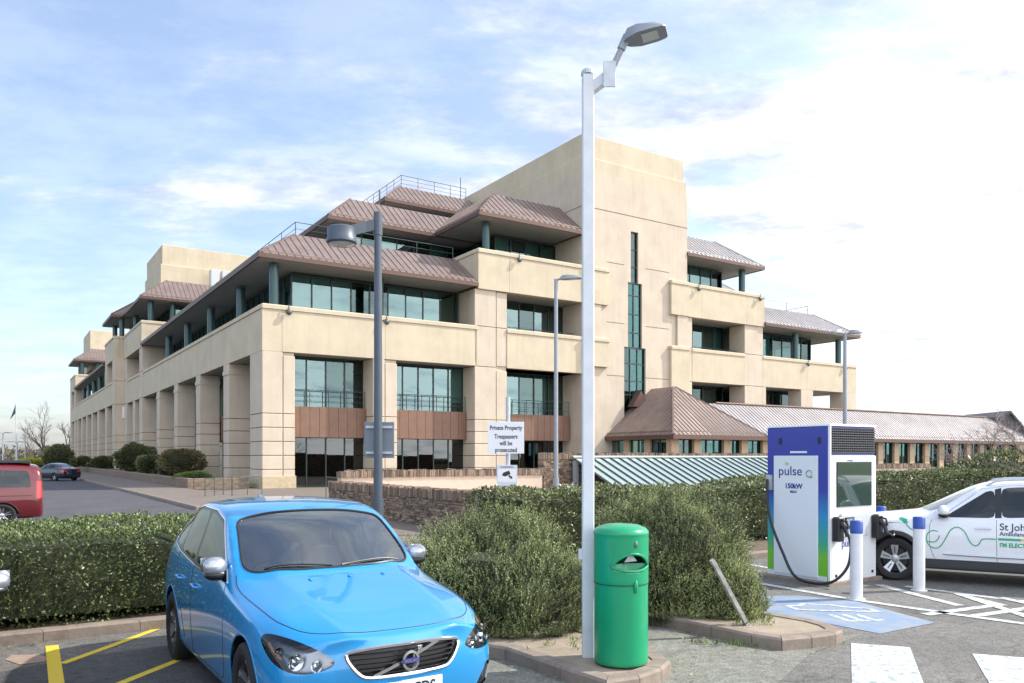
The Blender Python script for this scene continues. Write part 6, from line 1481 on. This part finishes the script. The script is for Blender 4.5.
def ev_extra(root, bvh):
    for s_ in (1, -1):
        seam(bvh, [(.80, .97), (.84, .85), (.83, .55), (.75, .36), (.66, .27)], (0, 2), s_, root); seam(bvh, [(-.09, .99), (-.09, .7), (-.10, .36), (-.13, .27)], (0, 2), s_, root); seam(bvh, [(-1.2, 1.04), (-1.15, .8), (-.98, .62), (-.90, .3)], (0, 2), s_, root)
        seam(bvh, [(.72, .985), (.60, 1.07), (.10, 1.445), (-.3, 1.50), (-.9, 1.50), (-1.3, 1.46), (-1.72, 1.28)], (0, 2), s_, root, .010, CHROME, 'window_trim', sm=False, off=.002)
        for x in (.09, -.85):
            hq = proj(bvh, [(x - .10, .855), (x, .862), (x + .10, .855)], (0, 2), s_, .030); h0 = proj(bvh, [(x - .10, .855), (x + .10, .855)], (0, 2), s_, 0); mb = MB(); mb.tube([h0[0], hq[0], hq[1], hq[2], h0[1]], .012, 8); mb.build('door_handle', CHROME, root, smooth=True)
        mr_ = empty('door_mirror', (.62, s_ * .85, 1.07)); mr_.parent = root
        mb = MB(); mb.ell((.02, s_ * .11, .04), .08, .12, .085, 20, 12); mb.build('mirror_cap', EVW, mr_, smooth=True); mb = MB(); mb.ell((.015, s_ * .10, -.025), .084, .11, .05, 16, 8); mb.tube([(0, -s_ * .06, -.05), (.01, s_ * .04, -.035)], .035, 8); mb.build('mirror_base', TRIM, mr_, smooth=True)
        q = proj(bvh, [(.64, .455), (.3, .45), (-.1, .446), (-.6, .446), (-.82, .45)], (0, 2), s_, .012); mb = MB(); mb.tube(q, [.012, .018, .018, .018, .012], 8); mb.build('door_strip', CHROME, root, smooth=True)
        rl = []
        for x in np.linspace(.05, -1.75, 14):
            h, nn, *_ = bvh.ray_cast(Vector((x, s_ * .60, 3)), Vector((0, 0, -1))); rl.append(h + Vector((0, 0, .045 if .02 > x > -1.7 else .0)))
        mb = MB(); mb.tube(rl, .016, 8); mb.build('roof_rail', GALV, root, smooth=True)
    # livery on the left side: wavy green cable with plug, name lettering and stripe
    s_ = 1; wave = [(.98, .885), (.95, .80), (.90, .745), (.86, .735), (.84, .80), (.82, .74), (.765, .61), (.66, .54), (.55, .60), (.56, .74), (.66, .78), (.74, .70), (.72, .60), (.60, .535)]
    w1 = [(1.20, .93), (1.16, .86), (1.09, .80), (1.02, .79), (.97, .81)]
    w2 = [(0.72, 0.79), (0.8, 0.8), (0.872, 0.74), (0.872, 0.62), (0.8, 0.545), (0.704, 0.55), (0.624, 0.66), (0.536, 0.82), (0.44, 0.865), (0.344, 0.8), (0.272, 0.66), (0.2, 0.6), (0.144, 0.63), (0.112, 0.69), (0.048, 0.71), (-0.08, 0.71)]
    for w_ in (w1, [(0.88, 0.635), (0.832, 0.63), (0.768, 0.63), (0.72, 0.67), (0.696, 0.73)]) : q = proj(bvh, smooth2(w_, 6), (0, 2), s_, .001); mb = MB(); mb.tube(q, .0085, 6); mb.build('green_lead_graphic', GDEC, root)
    q = proj(bvh, smooth2(w2, 6), (0, 2), s_, .001); mb = MB(); mb.tube(q, .0085, 6); mb.build('green_lead_graphic', GDEC, root)
    patch(bvh, [(1.20, .90), (1.30, .96), (1.26, .985), (1.16, .955)], (0, 2), s_, .003, GDEC, root, 'plug_graphic'); patch(bvh, [(1.15, .905), (1.21, .89), (1.24, .93), (1.18, .95)], (0, 2), s_, .0035, GDEC, root, 'plug_graphic')
    patch(bvh, [(-.11, .695), (-.41, .695), (-.41, .728), (-.11, .728)], (0, 2), s_, .004, GDEC, root, 'stripe_graphic'); patch(bvh, [(-.415, .695), (-1.1, .695), (-1.1, .728), (-.415, .728)], (0, 2), s_, .004, YDEC, root, 'stripe_graphic')
    def side_text(b, sz, x, z, mat, bold=.0015, sx=1.0):
        t_ = text(b, sz, mat, root, Matrix.Identity(4), bold=bold, align='LEFT', sx=sx, extrude=0, name='livery_lettering'); bad = 0
        for v in t_.data.vertices:
            h, nn, *_ = bvh.ray_cast(Vector((x - v.co.x, 3, z + v.co.y)), Vector((0, -1, 0)))
            v.co = (h + nn * .004) if h else Vector((x - v.co.x, .9, z + v.co.y))
    NAVY = M('dark_lettering', (.03, .04, .07), .5)
    side_text('St John', .145, -.13, .845, NAVY); side_text('Ambulance', .085, -.13, .765, NAVY); side_text("I'M ELECTRIC", .085, -.13, .60, GDEC, .003, .95)
ev = simple_car(CROSS, {3: (2.17, 2.2), 4: (2.19, 2.22), 5: (2.17, 2.20)}, {3: (-2.22, -2.25), 4: (-2.20, -2.24), 5: (-2.16, -2.2)}, EVW, 'white electric crossover with green cable graphics charging beside the bollards', 'car', 'crossover_car', 1.81, .335, (1.35, -1.35), .375,
    [('front_side_window', CARGD, [(.64, 1.005), (.52, 1.085), (.10, 1.385), (-.07, 1.43), (-.07, 1.015)]), ('rear_side_window', CARGD, [(-.16, 1.02), (-.16, 1.455), (-.45, 1.475), (-.9, 1.465), (-1.15, 1.44), (-1.15, 1.07)]), ('quarter_window', CARGD, [(-1.20, 1.08), (-1.20, 1.43), (-1.45, 1.36), (-1.62, 1.20), (-1.55, 1.13)]),
     ('window_pillar', GLOSSB, [(-.07, 1.015), (-.07, 1.435), (-.16, 1.46), (-.16, 1.02)])],
    lights=[('headlight', LAMPG, [(.48, .80), (.80, .78), (.88, .90), (.78, .925), (.55, .86)])], tails=[('tail_light', REDL_, [(-1.92, .86), (-1.95, 1.05), (-2.3, 1.0), (-2.3, .82)])],
    wind=[(.99, .0), (.96, .40), (.84, .66), (.72, .745), (.20, .64), (.14, .3), (.13, 0)], rear=[(-.55, 1.10), (.55, 1.10), (.50, 1.40), (-.50, 1.40)], creases=[(5, 2, 11, .4), (6, 4, 10, .5), (2, 1, 12, .6), (-1, 4, 4, .5)],
    lower=[[(1.6, .0), (1.6, .37), (-1.9, .37), (-1.9, .0)]], extra=ev_extra, spokes=5, rimr=.235, style=1, wide=(.62, .27), lipm=CLAD)
# wide dark arch cladding
for x in (1.35, -1.35):
    for s_ in (1, -1):
        mb = MB(); vs = []
        for k in range(25):
            t = math.pi * k / 24 * 1.06 - .09
            for r_, y in ((.370, .895), (.378, .918), (.430, .920), (.440, .895)): vs.append((x + r_ * math.cos(t), s_ * y, .34 + r_ * math.sin(t)))
        mb.add(vs, [(4 * k + i, 4 * k + i + 1, 4 * k + 5 + i, 4 * k + 4 + i) for k in range(24) for i in range(3)]); mb.build('arch_cladding', CLAD, ev, smooth=50)
d_ = Vector((-.866, .50, 0)).normalized(); fw = G(895, 580); side = Vector((d_.y, -d_.x, 0))
nl = Vector((-d_.y, d_.x, 0))            # car's left
ev.location = fw - d_ * 1.35 * .93 - nl * .80; ev.rotation_euler = (0, 0, math.atan2(d_.y, d_.x)); ev.location.z = 0; ev.scale = (.93, .95, .99)

# ---------------- red van (MPV shape)
VAN = [
    S(2.30, (.80, .28), (.88, .50), (.88, .72), (.84, .92), (.70, 1.02), (.4, 1.06), 1.07, xs=(.10, .08, -.03, .0, .0, -.02, .04, .10, .12)),
    S(2.05, (.88, .26), (.93, .50), (.935, .74), (.90, .98), (.76, 1.08), (.42, 1.12), 1.13),
    S(1.70, (.90, .25), (.945, .5), (.95, .76), (.92, 1.04), (.82, 1.14), (.45, 1.20), 1.21),
    S(1.45, (.90, .25), (.945, .5), (.95, .78), (.925, 1.08), (.84, 1.25), (.47, 1.36), 1.38),
    S(.90, (.90, .25), (.945, .5), (.95, .78), (.925, 1.09), (.77, 1.78), (.45, 1.86), 1.87),
    S(.50, (.90, .25), (.945, .5), (.95, .78), (.925, 1.10), (.76, 1.88), (.45, 1.94), 1.95),
    S(0, (.90, .25), (.945, .5), (.95, .78), (.925, 1.10), (.76, 1.90), (.45, 1.96), 1.97),
    S(-1.0, (.90, .25), (.945, .5), (.95, .78), (.925, 1.10), (.76, 1.90), (.45, 1.96), 1.97),
    S(-1.9, (.90, .25), (.945, .5), (.95, .78), (.925, 1.10), (.765, 1.89), (.45, 1.95), 1.96),
    S(-2.35, (.88, .28), (.93, .5), (.94, .78), (.91, 1.10), (.77, 1.83), (.45, 1.90), 1.91),
    S(-2.48, (.84, .30), (.90, .5), (.90, .78), (.88, 1.08), (.76, 1.72), (.43, 1.79), 1.80, xs=(-.04, -.03, 0, 0, 0, 0, .03, .02, .01)),
]
RED = paint('red_van_paint', (.125, .007, .012), .2, .25)
def van_extra(root, bvh):
    mb = MB(); mb.cbox(-2.2, .6, -.70, .70, 1.95, 2.03, .04); mb.build('pop_top_roof', M('roof_black', (.02, .02, .025), .5), root)
    for s_ in (1, -1):
        mb = MB(); q = proj(bvh, [(x, .93) for x in (2.0, 1, 0, -1, -2.2)], (0, 2), s_, .004); mb.tube(q, .008, 5); mb.build('side_rail', TRIM, root)
        mb = MB(); mb.ell((1.35, s_ * 1.02, 1.22), .08, .12, .11, 12, 8); mb.build('door_mirror', RED, root, smooth=True)
van = simple_car(VAN, {3: (2.40, 2.43), 4: (2.40, 2.44), 5: (2.38, 2.42)}, {3: (-2.52, -2.53), 4: (-2.51, -2.52), 5: (-2.50, -2.51)}, RED, 'red van with a black raised roof and tinted windows beyond the left hedge', 'van', 'parked_van', 1.92, .34, (1.5, -1.5), .40,
    [('side_window', CARGD, [(1.20, 1.18), (.85, 1.68), (.1, 1.72), (.1, 1.18)]), ('side_window', CARGD, [(0, 1.18), (0, 1.72), (-1.0, 1.72), (-1.0, 1.18)]), ('side_window', CARGD, [(-1.08, 1.18), (-1.08, 1.72), (-2.12, 1.70), (-2.2, 1.18)])],
    lights=[('headlight', LAMPG, [(.55, .74), (.86, .78), (.86, .96), (.60, .93)])], tails=[('tail_light', REDL_, [(-2.32, .85), (-2.32, 1.38), (-2.6, 1.36), (-2.6, .85)])],
    wind=[(1.70, 0), (1.66, .5), (1.52, .76), (1.02, .70), (.92, .3), (.91, 0)], rear=[(-.66, 1.18), (.66, 1.18), (.60, 1.68), (-.60, 1.68)], creases=[(2, 1, 10, .5), (6, 4, 9, .3), (5, 1, 9, .3)], extra=van_extra)
vd = -VV; pv = D(44, 500, 22.5); pv.z = 0
van.location = pv + vd * 2.5 + UU * .95; van.location.z = -.02; van.rotation_euler = (0, 0, math.atan2(vd.y, vd.x)); van.scale = (1, 1, .90)

# ---------------- dark saloon far up the road
SAL = [
    S(2.12, (.74, .24), (.80, .42), (.80, .55), (.76, .66), (.62, .72), (.36, .745), .755, xs=(.10, .08, -.02, .0, .0, -.02, .04, .10, .12)),
    S(1.80, (.84, .22), (.87, .42), (.88, .60), (.85, .76), (.72, .83), (.4, .86), .87), S(1.35, (.86, .22), (.89, .42), (.895, .66), (.86, .83), (.75, .89), (.42, .925), .94),
    S(.90, (.86, .2), (.885, .42), (.895, .66), (.865, .87), (.77, .94), (.43, .98), .995), S(.55, (.86, .2), (.885, .42), (.895, .66), (.865, .89), (.74, 1.07), (.42, 1.14), 1.16),
    S(.10, (.86, .2), (.885, .42), (.895, .66), (.865, .91), (.64, 1.33), (.38, 1.38), 1.39), S(-.35, (.86, .2), (.885, .42), (.895, .66), (.865, .92), (.62, 1.38), (.37, 1.42), 1.43),
    S(-.9, (.86, .2), (.885, .42), (.895, .66), (.865, .93), (.61, 1.35), (.37, 1.40), 1.41), S(-1.35, (.86, .2), (.885, .42), (.895, .67), (.86, .95), (.62, 1.19), (.38, 1.26), 1.27),
    S(-1.75, (.86, .22), (.88, .44), (.89, .68), (.85, .95), (.68, 1.03), (.4, 1.06), 1.07), S(-2.1, (.82, .25), (.86, .46), (.86, .70), (.82, .93), (.66, 1.0), (.4, 1.03), 1.035),
    S(-2.25, (.76, .28), (.80, .46), (.80, .68), (.77, .86), (.64, .93), (.38, .955), .96, xs=(-.06, -.05, 0, 0, 0, 0, -.03, -.06, -.07)),
]
DKP = paint('dark_blue_paint', (.012, .016, .03), .3, .25)
sal = simple_car(SAL, {3: (2.22, 2.26), 4: (2.22, 2.26), 5: (2.20, 2.24)}, {3: (-2.34, -2.37), 4: (-2.33, -2.36), 5: (-2.30, -2.33)}, DKP, 'small dark saloon parked far up the road beside the shrubs', 'car', 'saloon_car', 1.79, .32, (1.35, -1.35), .36,
    [('side_window', CARGD, [(.50, .97), (.05, 1.27), (-.35, 1.33), (-.35, .97)]), ('side_window', CARGD, [(-.42, .98), (-.42, 1.33), (-.9, 1.30), (-1.25, 1.15), (-1.2, .99)])],
    lights=[('headlight', LAMPG, [(.50, .58), (.80, .60), (.84, .70), (.6, .68)])], tails=[('tail_light', REDL_, [(-2.0, .75), (-2.0, .90), (-2.4, .88), (-2.4, .72)])],
    wind=[(.96, 0), (.92, .4), (.72, .71), (.16, .58), (.10, .3), (.09, 0)], creases=[(5, 2, 10, .4), (2, 1, 11, .5)], lv=2)
ps = G(57, 481); sal.location = ps + Vector((-.9, 1.2, 0)); sal.location.z = 0; sal.rotation_euler = (0, 0, R(180 - 28))
